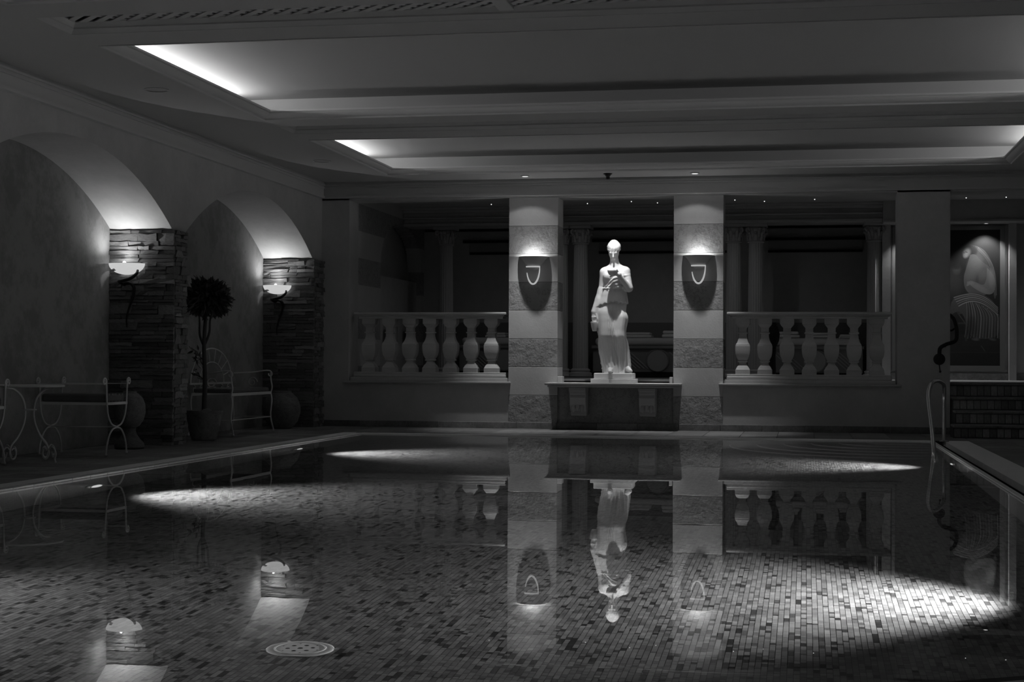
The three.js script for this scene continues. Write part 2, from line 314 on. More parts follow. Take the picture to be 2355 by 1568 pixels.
// underwater lamps
function poolLamp(x, z, y, side, label, inten, ang, tilt = 0) {
  const g = group('pool_light', x, y, z, side > 0 ? 0 : Math.PI); tag(g, label, 'light', 'round lamps in the pool walls');
  raw('bezel', latheG([[.085, 0], [.13, 0], [.134, .01], [.122, .026], [.095, .03], [.085, .022]], 36).rotateZ(-Math.PI / 2), M.steel, g);
  raw('lens', new THREE.SphereGeometry(.088, 28, 12, 0, 2 * Math.PI, 0, Math.PI / 2).scale(1, .35, 1).rotateZ(-Math.PI / 2).translate(.014, 0, 0), glow(1.6), g);
  spot(x + side * .075, y, z, x + side * 1.5, y - tilt, z, ang, .8, inten, scene, 2);
}
poolLamp(PL, -10.2, -.73, 1, 'lit round lamp under water in the arcade side pool wall, before the wide arch', LIGHT.pool, .85, .35);
poolLamp(PL, -14.65, -.73, 1, 'lit round lamp under water in the arcade side pool wall, by the potted tree', LIGHT.pool, .85, .35);
poolLamp(PL, -5.75, -.73, 1, 'lit round lamp under water in the arcade side pool wall, nearest the drain', LIGHT.poolNear * .45, .82, .5);
poolLamp(PR, -14.1, -.8, -1, 'lit round lamp under water in the handrail side pool wall, by the curved steps', LIGHT.pool * .8, .78, .45);
poolLamp(PR, -6.9, -.76, -1, 'lit round lamp in the handrail side pool wall, lighting the wide fan of mosaic', LIGHT.poolNear, .84, .12);
{
  const o = group('pool_inlet', PR, -.25, -10.5, Math.PI); tag(o, 'small dark water inlet in the handrail side pool wall', 'inlet');
  raw('rim', latheG([[.03, 0], [.05, 0], [.05, .008], [.03, .008]], 24).rotateZ(-Math.PI / 2), M.steel, o); raw('mouth', new THREE.CylinderGeometry(.032, .032, .004, 24).rotateZ(-Math.PI / 2), M.hole, o);
}

// ------------------------------------------------------------------ left wall: arcade with stone-clad piers
const archR = 3.583, spring = 2.03, half = 1.985, pitchZ = 4.28, archC = [-16.205, -11.925, -7.645, -3.365, .915];
{
  const s = new THREE.Shape(), P = [];
  P.push([ -ZB, 0], [-ZB, H]); P.push([-ZF, H], [-ZF, 0]);
  for (const zc of [...archC].reverse()) {                          // walk back along the floor, up and over each arch
    const u0 = Math.max(-zc - half, -ZF + .02), u1 = -zc + half;
    const cy = spring + .6 - archR;
    P.push([u0, 0]);
    for (let i = 0; i <= 40; i++) { const u = u0 + (u1 - u0) * i / 40, q = u + zc; P.push([u, cy + Math.sqrt(archR * archR - q * q)]); }
    P.push([u1, 0]);
  }
  s.setFromPoints(P.map(([a, b]) => new THREE.Vector2(a, b)));
  const g = new THREE.ExtrudeGeometry(s, { depth: XL - XN, bevelEnabled: false });
  g.applyMatrix4(new THREE.Matrix4().set(0, 0, 1, XN, 0, 1, 0, 0, -1, 0, 0, 0, 0, 0, 0, 1));
  struct(obj('wall_left', toCreasedNormals(g, .35), M.wall), 'plastered arcade wall with wide segmental arches', 'wall');
  struct(obj('wall_niche', boxG(XN - .2, XN, 0, H, ZB, ZF), M.niche), 'mottled plaster wall at the back of the arcade niches', 'wall');
  struct(obj('wall_right', boxG(XR, XR + .2, 0, H, ZC - 1, ZF), M.wall), 'plain plaster wall on the stair side of the hall', 'wall');
  struct(obj('wall_near', boxG(XN - .2, XR + .2, 0, H, ZF, ZF + .2), M.wall), 'plain plaster wall at the near end of the hall', 'wall');
}
// ledge stones on the piers
const stoneShapes = Array.from({ length: 12 }, () => {
  const g = new THREE.BoxGeometry(1, 1, 1, 2, 1, 1).toNonIndexed(), p = g.attributes.position, jit = {};
  for (let i = 0; i < p.count; i++) { const k = [p.getX(i), p.getY(i), p.getZ(i)].map((v) => v.toFixed(2)).join(); jit[k] ??= [rr(-.03, .03), rr(-.12, .1), p.getZ(i) > 0 ? rr(-.35, .12) : 0]; p.setXYZ(i, p.getX(i) + jit[k][0], p.getY(i) + jit[k][1], p.getZ(i) + jit[k][2]); }
  g.computeVertexNormals(); return metric(g);
});
function stonePier(z0, z1, label) {                                   // z0 farther, z1 nearer
  const p = group('wall_stone_pier', XL, 0, (z0 + z1) / 2); struct(p, label, 'pier');
  const face = (len, put) => {
    let y = 0;
    while (y < spring - .015) {
      const h = Math.min(spring - y, rnd() < .3 ? rr(.055, .085) : rr(.028, .05)); let a = 0;
      while (a < len - .01) {
        let w = Math.min(len - a, len > .4 ? rr(.09, .34) : rr(.08, .2)); if (len - a - w < .06) w = len - a;
        const split = h > .06 && rnd() < .45 ? 2 : 1;
        for (let k = 0; k < split; k++) {
          const m = shadow(new THREE.Mesh(stoneShapes[rnd() * 12 | 0], M.slate[Math.min(4, rnd() * rnd() * 6 | 0)])), t = rr(.02, .05);
          m.name = 'stone'; m.scale.set(w - .004, h / split - .004, t); put(m, a + w / 2, y + h * (k + .5) / split, t); p.add(m);
        }
        a += w;
      }
      y += h;
    }
  };
  const d = (z1 - z0) / 2, W = XL - XN;
  face(W + .03, (m, a, y, t) => m.position.set(-W + a, y, d + t / 2));
  face(z1 - z0, (m, a, y, t) => { m.position.set(t / 2, y, d - a); m.rotation.y = Math.PI / 2; });
  obj('bed', [boxG(-W, .012, 0, spring - .004, d, d + .012), boxG(0, .012, 0, spring - .004, -d, d)], M.mortar, p);
}
stonePier(-14.22, -13.91, 'ledge stone pier between the two arches, behind the dark pottery urn');
stonePier(ZB, -18.19, 'ledge stone pier in the corner by the balustrade, behind the round clay pot');
stonePier(-9.94, -9.63, 'ledge stone pier on the far side of the wide arch from the urn');
for (let i = 2; i < 4; i++) { const z = archC[i] + half; struct(obj('wall_pier_core', [boxG(XN, XL + .03, 0, spring, z, z + .31)], M.slate[1]), 'plain dark pier of the arcade before the wide arch', 'pier'); }

// frieze along the left and back walls
function friezeG(len) { const b = [[2.8, 2.83, .05], [2.83, 2.925, .028], [2.925, 2.938, .045], [2.938, 2.955, .034], [2.955, 2.972, .055], [2.972, 3.0, .04]]; return b.map(([y0, y1, d]) => boxG(0, len, y0, y1, 0, d)); }
{
  struct(obj('trim_frieze_left', friezeG(ZF - ZB).map((g) => g.rotateY(Math.PI / 2).translate(XL, 0, ZF)), M.trim), 'moulded plaster frieze above the arcade', 'moulding');
  struct(obj('trim_frieze_back', friezeG(XR - XL).map((g) => g.translate(XL, 0, ZB)), M.trim), 'moulded plaster frieze above the statue and balustrades', 'moulding');
}

// ------------------------------------------------------------------ back wall with three openings
const bandY = [0, .055, .39, .73, 1.07, 1.405, 1.74, 2.075, 2.41, 2.78].map((v, i) => i === 1 ? .06 : v);
{
  const wb = group('wall_back'); struct(wb, 'back wall with three openings between plaster and striped stone piers', 'wall');
  obj('lintel', boxG(XL, XR, 2.78, H, ZBB, ZB), M.wall, wb);
  obj('side_pier', boxG(XN, -5.52, 0, 2.8, ZBB, ZB), M.wall, wb);
  obj('end_pier', boxG(1.04, 1.63, 0, 2.8, ZBB, ZB), M.wall, wb);
  obj('parapet', boxG(-5.52, -3.52, 0, .535, ZBB, ZB), M.wall, wb);
  obj('parapet', boxG(-.95, 1.04, 0, .535, ZBB, ZB), M.wall, wb);
  obj('apron', boxG(-2.92, -1.535, 0, .53, ZBB, ZB - .03), M.darkBlock, wb);
  for (const [a, b] of [[-3.52, -2.92], [-1.535, -.95]]) {
    obj('pier_core', boxG(a + .01, b - .01, 0, 2.8, ZBB + .01, ZB - .01), M.mortar, wb);
    for (let i = 0; i < 8; i++) {
      const y0 = i ? .06 + i * .34 : .0, y1 = .06 + (i + 1) * .34, m = i % 2 ? M.lightBlock : M.darkBlock;
      const g = metric(rboxG(a, b, y0 + .0015, y1 - .0015, ZBB, ZB, .004, 1), i * .37, a * 1.7 + i * .21); raw('stone_block', g, m, wb);
    }
  }
  // skirting of stone tiles
  const bb = group('baseboard_back'); struct(bb, 'skirting of stone tiles in mixed greys along the balustrade wall', 'skirting');
  for (let x = XL + .02; x < 1.62; x += .487) obj('tile', rboxG(x + .002, Math.min(x + .485, 1.63), 0, .075, ZB, ZB + .018, .003, 1), M.skirting[rnd() * 4 | 0], bb);
  // sills
  struct(obj('trim_6', rboxG(-5.58, -3.49, .535, .56, ZBB - .02, ZB + .05, .008), M.cast), 'projecting stone sill under the arcade side balustrade', 'sill');
  struct(obj('trim_7', rboxG(-1.0, 1.09, .535, .56, ZBB - .02, ZB + .05, .008), M.cast), 'projecting stone sill under the stair side balustrade', 'sill');
}
// balustrades
const balProfile = [[.085, 0], [.085, .055], [.078, .062], [.068, .085], [.05, .105], [.04, .125], [.04, .14], [.056, .144], [.058, .155], [.05, .163], [.06, .18], [.075, .21], [.083, .25], [.086, .29], [.086, .335], [.082, .339], [.082, .35], [.066, .375], [.054, .405], [.046, .44], [.044, .475], [.056, .48], [.057, .492], [.045, .497], [.045, .545], [.055, .56], [.07, .575], [.076, .59], [.082, .592], [.082, .655]];
const balG = toCreasedNormals(new THREE.LatheGeometry(balProfile.map(([r, y]) => new THREE.Vector2(r * Math.SQRT2, y)), 4).rotateY(Math.PI / 4).toNonIndexed(), .5);
metric(balG);
function balustrade(x0, x1, first, step, label) {
  const z = -18.7, b = group('balustrade', 0, .56, z); tag(b, label, 'balustrade');
  obj('base', [rboxG(x0 - .04, x1 + .04, 0, .045, -.11, .12, .006), rboxG(x0, x1, .045, .085, -.1, .115, .012), rboxG(x0, x1, .085, .108, -.09, .1, .006)], M.sandstone, b);
  for (let k = 0; k < 7; k++) { const m = shadow(new THREE.Mesh(balG, M.sandstone)); m.name = 'baluster'; m.position.set(first + k * step, .108, 0); b.add(m); }
  obj('rail', [rboxG(x0 + .06, x1 - .04, .763, .79, -.09, .09, .004), rboxG(x0 + .03, x1 - .02, .79, .81, -.105, .105, .006), rboxG(x0, x1, .808, .84, -.125, .125, .012)], M.sandstone, b);
}
balustrade(-5.47, -3.56, -5.288, .2562, 'cast stone balustrade of seven square balusters on the arcade side of the statue');
balustrade(-.91, .985, -.725, .2568, 'cast stone balustrade of seven square balusters on the stair side of the statue');
// statue shelf on two corbels
{
  const s = group('stone_shelf', -2.23, 0, ZB); tag(s, 'stone shelf on two carved corbels carrying the statue', 'shelf');
  obj('slab', [rboxG(-.8, .8, .53, .555, -.42, .3, .006), rboxG(-.77, .77, .505, .53, -.36, .27, .006)], M.cast, s);
  for (const x of [-.415, .405]) {
    const sh = new THREE.Shape([[0, .5], [.24, .5], [.24, .43], [.22, .42], [.235, .38], [.225, .31], [.17, .25], [.14, .22], [.15, .19], [.13, .17], [0, .17]].map(([a, b]) => new THREE.Vector2(a, b)));
    const c = obj('corbel', new THREE.ExtrudeGeometry(sh, { depth: .18, bevelEnabled: true, bevelSize: .006, bevelThickness: .006, bevelSegments: 1 }).rotateY(-Math.PI / 2).translate(x + .09, 0, -.03), M.cast, s);
    for (const k of [-1, 0, 1]) raw('carved_leaf', new THREE.SphereGeometry(.035, 10, 8).scale(.7, 1.9, .5).rotateX(-.35).translate(x + k * .05, .285 - Math.abs(k) * .015, .185), M.cast, c);
    obj('cap', rboxG(x - .1, x + .1, .46, .5, -.03, .25, .005), M.cast, c);
  }
  for (const [x, w] of [[-.655, .06], [.67, .035]]) obj('stop_block', rboxG(x - w / 2, x + w / 2, .555, .63, -.1, .03, .004), M.lightBlock, s);
}
// ------------------------------------------------------------------ ceiling downlights before the back wall
function downlight(x, z, lit, label) {
  const d = group('ceiling_downlight', x, H, z); tag(d, label, 'light');
  raw('ring', latheG([[.034, -.001], [.05, -.001], [.052, -.006], [.046, -.012], [.036, -.01], [.034, -.001]], 32), lit ? M.trim : M.iron, d);
  if (lit) raw('lamp_face', new THREE.CylinderGeometry(.034, .034, .003, 24).translate(0, -.0125, 0), glow(.8), d);
  else { raw('gimbal', new THREE.SphereGeometry(.036, 20, 10, 0, 2 * Math.PI, Math.PI / 2, Math.PI / 2).translate(0, -.006, 0), M.iron, d); raw('snout', new THREE.CylinderGeometry(.02, .024, .04, 16).rotateX(.35).translate(0, -.04, -.008), M.iron, d); }
}
downlight(-3.258, -18.17, true, 'small lit recessed downlight before the striped pier on the arcade side');
downlight(-1.262, -18.17, true, 'small lit recessed downlight before the striped pier on the stair side');
downlight(-2.267, -18.1, false, 'dark adjustable ceiling spot pointing down at the statue');
for (const x of [-3.258, -1.262]) {
  spot(x, H - .02, -18.17, x, 0, -18.2, .46, .75, LIGHT.beam);
  spot(x, H - .02, -18.17, x, 0, -18.17, .93, .12, LIGHT.spill);
}
spot(-2.267, H - .07, -18.1, -2.25, 1.3, -18.6, .42, .6, LIGHT.statue, scene, .8);
for (const [x, z] of [[-5.186, -11.94], [-5.233, -16.51]]) {
  const d = group('ceiling_speaker', x, H, z); tag(d, `round flush loudspeaker cover in the ceiling ${z > -14 ? 'beside the wide middle coffer' : 'beside the coffer before the statue'}`, 'speaker', 'ceiling speakers');
  raw('ring', latheG([[.085, 0], [.1, 0], [.1, -.004], [.085, -.006]], 36), M.trim, d); raw('mesh', new THREE.CylinderGeometry(.086, .086, .004, 36), M.ceiling, d);
}

// ------------------------------------------------------------------ plaster sconces on the striped piers
function plasterSconce(x, label) {
  const y = 2.065, z = ZB, s = group('plaster_sconce', x, y, z); tag(s, label, 'wall lamp', 'plaster sconces beside the statue');
  // half bowl: width and depth shrink along a hollow curve
  const P = [], rows = 18, cols = 32, hw = (t) => .188 - .1 * Math.pow(t, .62), dp = (t) => .165 - .095 * t, yy = (t) => -.118 * t;
  const ring = (t, inner) => Array.from({ length: cols + 1 }, (_, j) => { const a = Math.PI * j / cols, k = inner ? .93 : 1; return [-Math.cos(a) * hw(t) * k, yy(t), Math.sin(a) * dp(t) * k]; });
  const quad = (a, b, c, d) => P.push(...a, ...b, ...c, ...a, ...c, ...d);
  for (let i = 0; i < rows; i++) { const A = ring(i / rows), B = ring((i + 1) / rows); for (let j = 0; j < cols; j++) quad(A[j], B[j], B[j + 1], A[j + 1]); const C = ring(i / rows, 1), E = ring((i + 1) / rows, 1); for (let j = 0; j < cols; j++) quad(C[j], C[j + 1], E[j + 1], E[j]); }
  const A = ring(0), C = ring(0, 1), L = ring(1); for (let j = 0; j < cols; j++) { quad(A[j], A[j + 1], C[j + 1], C[j]); P.push(0, yy(1), 0, ...L[j + 1], ...L[j]); }
  const g = new THREE.BufferGeometry(); g.setAttribute('position', new THREE.Float32BufferAttribute(P, 3)); g.computeVertexNormals();
  raw('bowl', toCreasedNormals(mergeVertices(g, 1e-5), .6), M.plaster, s);
  raw('foot', new THREE.SphereGeometry(.07, 20, 12, 0, Math.PI).scale(1, .62, 1).translate(0, -.12, 0), M.plaster, s);
  const bar = tubeG([[-.085, -.122, .06], [0, -.122, .09], [.085, -.122, .06]], .008, 24, 8); raw('glass_bar', bar, glow(.4, .6), s);
  raw('glass_rod', taperG(Array.from({ length: 15 }, (_, i) => { const a = i / 14 * 2.8; return [.08 * Math.cos(a), -.125 - .205 * Math.sin(a), .055 + .01 * Math.sin(a)]; }), 0, (t) => .005 + .006 * Math.sin(Math.PI * t)), glow(.38, .6), s);
  raw('bulb', new THREE.SphereGeometry(.022, 16, 10).translate(0, -.05, .085), glow(1.2), s);
  point(x, y - .022, z + .085, LIGHT.plasterSconce, 1.6);
}
plasterSconce(-3.212, 'pale half-bowl plaster sconce with looped rod on the striped pier on the arcade side');
plasterSconce(-1.238, 'pale half-bowl plaster sconce with looped rod on the striped pier on the stair side');

// ------------------------------------------------------------------ glass sconces on the stone piers
function glassSconce(z, label) {
  const x = -6.3, y = 1.712, s = group('glass_sconce', x, y, z + .045); tag(s, label, 'wall lamp', 'glass sconces on the stone piers');
  const a0 = Math.PI * .0, P = [], R = .176, n = 36, m = 12, th = .006;
  const pt = (i, j, o) => { const t = i / m, a = Math.PI * j / n, q = Math.cos(t * Math.PI / 2 * .98) , r = (R - o) * q; return [-Math.cos(a) * r, -(.105 - o) * Math.sin(t * Math.PI / 2), Math.sin(a) * r * .92]; };
  const quad = (a, b, c, d) => P.push(...a, ...b, ...c, ...a, ...c, ...d);
  for (let i = 0; i < m; i++) for (let j = 0; j < n; j++) {
    const tt = (i + .5) / m, aa = (j + .5) / n; if (tt > .36 && tt < .52 && aa < .32 ) continue;      // the cut slit in the glass
    quad(pt(i, j, 0), pt(i + 1, j, 0), pt(i + 1, j + 1, 0), pt(i, j + 1, 0)); quad(pt(i, j, th), pt(i, j + 1, th), pt(i + 1, j + 1, th), pt(i + 1, j, th));
  }
  for (let j = 0; j < n; j++) quad(pt(0, j, 0), pt(0, j + 1, 0), pt(0, j + 1, th), pt(0, j, th));
  const g = new THREE.BufferGeometry(); g.setAttribute('position', new THREE.Float32BufferAttribute(P, 3)); g.computeVertexNormals();
  raw('lamp_shade', mergeVertices(g, 1e-5), glow(.55, .3), s).geometry.computeVertexNormals();
  raw('bulb', new THREE.SphereGeometry(.018, 16, 10).translate(0, .004, .07), glow(1.2), s);
  raw('arm', taperG([[.13, -.068, .06], [.137, -.1, .1], [.09, -.145, .13], [.01, -.165, .12], [-.055, -.17, .06], [-.04, -.185, .02], [.03, -.18, .03], [.075, -.215, .03], [.07, -.3, .02], [.02, -.43, .01], [-.002, -.52, .008], [0, -.6, .006]], 0, (t) => t < .5 ? .012 + .006 * Math.sin(t * 6) : .018 * (1 - (t - .5) * 1.5), 90, 8), M.iron, s);
  raw('wall_plate', new THREE.CylinderGeometry(.03, .03, .012, 20).rotateX(Math.PI / 2).translate(-.03, -.18, .004), M.iron, s);
  spot(x, y + .02, z + .14, x + .05, y + .8, z + .3, 1.45, .9, LIGHT.stoneSconce, scene, .6); point(x, y + .014, z + .12, LIGHT.stoneSconce * .06, .5);
}
glassSconce(-13.91, 'glowing glass half-bowl sconce with twisted iron tail on the pier between the arches');
glassSconce(-18.19, 'glowing glass half-bowl sconce with twisted iron tail on the corner pier by the balustrade');

// ------------------------------------------------------------------ statue: a generic draped marble figure with bowl and jug
const sv = (px, py, z = 0) => [(px - 1415) / 189, (857 - py) / 191, z];
const capsule = (a, b, ra, rb) => { const ab = [b[0] - a[0], b[1] - a[1], b[2] - a[2]], L = ab[0] ** 2 + ab[1] ** 2 + ab[2] ** 2; return (x, y, z) => { const t = Math.max(0, Math.min(1, ((x - a[0]) * ab[0] + (y - a[1]) * ab[1] + (z - a[2]) * ab[2]) / L)); return Math.hypot(x - a[0] - ab[0] * t, y - a[1] - ab[1] * t, z - a[2] - ab[2] * t) - ra - (rb - ra) * t; }; };
const ell = (c, r) => { const k = Math.min(...r); return (x, y, z) => { const q = Math.hypot((x - c[0]) / r[0], (y - c[1]) / r[1], (z - c[2]) / r[2]); return (q - 1) * k * (q > 1 ? 1 : 1); }; };
const smin = (a, b, k) => { const h = Math.max(k - Math.abs(a - b), 0) / k; return Math.min(a, b) - h * h * k * .25; };
function surfaceNets(f, lo, hi, c) {
  const n = [0, 1, 2].map((k) => Math.ceil((hi[k] - lo[k]) / c) + 1), [nx, ny, nz] = n, F = new Float32Array(nx * ny * nz), id = new Int32Array(nx * ny * nz).fill(-1), P = [], I = [];
  for (let k = 0, q = 0; k < nz; k++) for (let j = 0; j < ny; j++) for (let i = 0; i < nx; i++) F[q++] = f(lo[0] + i * c, lo[1] + j * c, lo[2] + k * c);
  const at = (i, j, k) => i + nx * (j + ny * k), E = [[0, 1], [0, 2], [0, 4], [1, 3], [1, 5], [2, 3], [2, 6], [3, 7], [4, 5], [4, 6], [5, 7], [6, 7]], v = new Float32Array(8);
  for (let k = 0; k < nz - 1; k++) for (let j = 0; j < ny - 1; j++) for (let i = 0; i < nx - 1; i++) {
    let m = 0; for (let q = 0; q < 8; q++) { v[q] = F[at(i + (q & 1), j + (q >> 1 & 1), k + (q >> 2))]; if (v[q] < 0) m |= 1 << q; }
    if (m === 0 || m === 255) continue;
    let x = 0, y = 0, z = 0, s = 0;
    for (const [a, b] of E) if ((m >> a & 1) !== (m >> b & 1)) { const t = v[a] / (v[a] - v[b]); x += (a & 1) + t * ((b & 1) - (a & 1)); y += (a >> 1 & 1) + t * ((b >> 1 & 1) - (a >> 1 & 1)); z += (a >> 2) + t * ((b >> 2) - (a >> 2)); s++; }
    id[at(i, j, k)] = P.length / 3; P.push(lo[0] + (i + x / s) * c, lo[1] + (j + y / s) * c, lo[2] + (k + z / s) * c);
  }
  for (let k = 1; k < nz - 1; k++) for (let j = 1; j < ny - 1; j++) for (let i = 1; i < nx - 1; i++) {
    const a = F[at(i, j, k)] < 0;
    for (let d = 0; d < 3; d++) {
      const b = F[at(i + (d === 0), j + (d === 1), k + (d === 2))] < 0; if (a === b) continue;
      const u = (d + 1) % 3, w = (d + 2) % 3, o = (p, q) => { const t = [i, j, k]; t[u] -= p; t[w] -= q; return id[at(...t)]; }, A = o(0, 0), B = o(1, 0), C = o(1, 1), D = o(0, 1);
      a ? I.push(A, B, C, A, C, D) : I.push(A, C, B, A, D, C);
    }
  }
  const g = new THREE.BufferGeometry(); g.setAttribute('position', new THREE.Float32BufferAttribute(P, 3)); g.setIndex(I); g.computeVertexNormals(); return g;
}
function statueField() {
  const lerpT = (T, y) => { if (y <= T[0][0]) return T[0].slice(1); for (let i = 1; i < T.length; i++) if (y <= T[i][0]) { const t = (y - T[i - 1][0]) / (T[i][0] - T[i - 1][0]), s = t * t * (3 - 2 * t) * .5 + t * .5; return T[i - 1].slice(1).map((v, k) => v + (T[i][k + 1] - v) * s); } return T[T.length - 1].slice(1); };
  // dress: height, centre x, half width, centre z, half depth
  const T = [[0, .022, .15, -.01, .12], [.05, .02, .15, -.015, .115], [.13, .008, .158, -.022, .108], [.25, -.005, .166, -.02, .108], [.36, -.015, .168, -.004, .112], [.45, -.032, .156, .016, .12], [.52, -.04, .152, .016, .122], [.62, -.04, .16, .004, .12], [.72, -.035, .165, -.012, .12], [.82, -.022, .162, -.015, .12], [.92, -.012, .14, -.012, .108], [1.0, -.008, .122, -.008, .098], [1.06, -.006, .124, -.006, .1], [1.16, -.003, .138, -.008, .102], [1.23, 0, .12, -.015, .085], [1.29, 0, .06, -.015, .06], [1.33, 0, .03, -.01, .04]];
  const limbs = [
    capsule([-.118, 1.205, -.015], [.124, 1.21, -.015], .05, .05), capsule([0, 1.275, -.015], [-.105, 1.215, -.015], .042, .044), capsule([0, 1.275, -.015], [.11, 1.22, -.015], .042, .044),
    capsule(sv(1390, 628, -.01), sv(1385, 672, -.03), .047, .042), capsule(sv(1384, 672, -.03), sv(1369, 718, .03), .046, .036),
    capsule(sv(1440, 627, -.005), sv(1449, 664, .035), .05, .043),
  ];
  const fore = capsule(sv(1448, 665, .04), sv(1428, 635, .165), .042, .028);
  const neck = capsule([0, 1.24, -.01], [-.004, 1.36, .018], .058, .048);
  const breasts = [ell([-.062, 1.145, .07], [.058, .06, .05]), ell([.06, 1.145, .07], [.058, .06, .05])];
  const legs = [capsule(sv(1430, 735, .045), sv(1427, 772, .095), .085, .064), capsule(sv(1427, 776, .09), sv(1435, 845, -.05), .056, .055), capsule(sv(1398, 725, .02), sv(1400, 772, .05), .085, .068), capsule(sv(1400, 772, .05), sv(1406, 850, -.035), .064, .06)];
  // head bent forward
  const hc = [-.006, 1.44, .035], tilt = .45, ct = Math.cos(tilt), st = Math.sin(tilt);
  const hl = (x, y, z) => { const a = y - hc[1], b = z - hc[2]; return [x - hc[0], a * ct + b * st, b * ct - a * st]; };
  const skull = ell([0, .03, -.012], [.066, .08, .084]), jaw = capsule([0, -.025, .012], [0, -.078, .046], .047, .024), cheeks = ell([0, -.012, .03], [.055, .064, .046]);
  const nose = capsule([0, .016, .072], [0, -.026, .096], .007, .0105), brow = capsule([-.034, .016, .064], [.034, .016, .064], .01, .01), lips = capsule([-.015, -.05, .071], [.015, -.05, .071], .0085, .0085), eyes = [ell([-.024, .0, .064], [.011, .006, .008]), ell([.024, .0, .064], [.011, .006, .008])];
  const hair = ell([0, .056, -.022], [.08, .074, .094]), roll = (x, y, z) => { const q = Math.hypot(x / 1, (z + .012) / 1.06) - .066; return Math.hypot(q, y - .028 - .3 * z + .012 * Math.cos(x * 26)) - .0135; }, bun = ell([0, .02, -.115], [.04, .042, .04]), topk = ell([0, .125, -.012], [.035, .02, .04]);
  const feet = [capsule(sv(1408, 851, .12), sv(1410, 855, .2), .035, .022), capsule(sv(1447, 848, .06), sv(1455, 853, .14), .033, .022)];
  const palm = [capsule(sv(1428, 634, .165), sv(1420, 633, .195), .028, .022), ...[0, 1, 2, 3].map((k) => capsule(sv(1421, 635, .175 + .012 * k), sv(1409 + k, 640, .205 + .008 * k), .0095, .008)), capsule(sv(1427, 630, .17), sv(1424, 623.5, .2), .011, .009)];
  const hand = [capsule(sv(1369, 718, .03), sv(1368, 731, .04), .03, .024), ...[0, 1, 2, 3].map((k) => capsule(sv(1365 + k * 2.6, 730, .055), sv(1366 + k * 2.4, 738, .048), .0095, .0085)), capsule(sv(1374, 724, .05), sv(1377, 735, .055), .01, .009)];
  const shawl = [capsule(sv(1386, 668, -.02), sv(1374, 735, -.01), .035, .045), capsule(sv(1380, 690, -.02), sv(1384, 760, -.02), .05, .05)];
  return (x, y, z) => {
    let d = 9;
    if (y < 1.36) {
      const [cx, hw, cz, hd] = lerpT(T, y), X = x - cx, Z = z - cz, q = Math.hypot(X / hw, Z / hd), a = Math.atan2(Z / hd, X / hw);
      let r = (q - 1) * Math.min(hw, hd), fd = 0;
      const low = smooth(.98, .5, y);
      const sweep = a + .35 * (1 - y) * Math.sin(a * .5 + .4);
      fd = (1 + .8 * smooth(.5, .25, y)) * low * (.008 * Math.sin(sweep * 13 + 4 * y) + .0045 * Math.sin(sweep * 29 + 7 * y + 1)) * (.55 + .45 * Math.sin(a * 2 + .6)); r -= fd;
      r -= smooth(.32, .02, y) * .007 * Math.sin(sweep * 22 + 9 * y);
      // bunch of long folds falling between the legs
      if (z > 0) { const xc = -.03 + .085 * smooth(.75, .02, y), u = (x - xc) / .042; r -= smooth(.86, .7, y) * Math.exp(-u * u) * (.016 + .009 * Math.cos((x - xc) * 330)); }
      // slanting folds across the chest and an overfold with a wavy hem
      if (y > 1.0 && z > -.05) { const edge = x < 0 ? 1.135 + .95 * x : 1.135 + .25 * x, k = edge - y; r -= smooth(-.004, .006, k) * (.011 + .005 * Math.sin(k * 150)); }
      const hem = .845 + .28 * (x + .02) * (x < .02 ? 1 : -.35) + .008 * Math.sin(a * 16);
      r -= .017 * smooth(hem - .004, hem + .004, y) * smooth(1.06, .99, y) + .004 * smooth(.96, 1.0, y) * smooth(1.06, 1.0, y) * Math.sin(a * 26);
      r += .009 * Math.exp(-(((y - 1.028 - .01 * Math.sin(x * 20)) / .008) ** 2));
      d = r * .8;
      for (const l of legs) d = smin(d, l(x, y, z) - fd * smooth(.5, .3, y), .06);
      for (const b of breasts) d = smin(d, b(x, y, z), .04);
      for (const l of limbs) d = smin(d, l(x, y, z), .035);
      for (const l of shawl) { let s = l(x, y, z); s -= .006 * Math.sin(60 * x + 20 * z); d = smin(d, s, .03); }
      d = smin(d, fore(x, y, z), .02);
      if (y < .12) for (const f of feet) d = smin(d, f(x, y, z), .012);
      if (y > 1.05) { let p = 9; for (const f of palm) p = smin(p, f(x, y, z), .008); d = smin(d, p, .012); }
      if (y < .8 && x < -.15) { let p = 9; for (const f of hand) p = smin(p, f(x, y, z), .007); d = smin(d, p, .01); }
    }
    if (y > 1.2) {
      d = smin(d, neck(x, y, z), .03);
      const [hx, hy, hz] = hl(x, y, z);
      let h = skull(hx, hy, hz); h = smin(h, jaw(hx, hy, hz), .03); h = smin(h, cheeks(hx, hy, hz), .02); h = smin(h, nose(hx, hy, hz), .012); h = smin(h, brow(hx, hy, hz), .014); h = smin(h, lips(hx, hy, hz), .008); for (const e of eyes) h = smin(h, e(hx, hy, hz), .004);
      let w = hair(hx, hy, hz) - .0025 * Math.sin(hz * 150 + 5 * Math.sin(hx * 50)); w = smin(w, roll(hx, hy, hz) - .0035 * Math.sin(Math.atan2(hz, hx) * 16 + hy * 120), .006); w = smin(w, bun(hx, hy, hz), .02); w = smin(w, topk(hx, hy, hz), .03);
            d = smin(d, smin(h, w, .008), .02);
    }
    return d;
  };
}
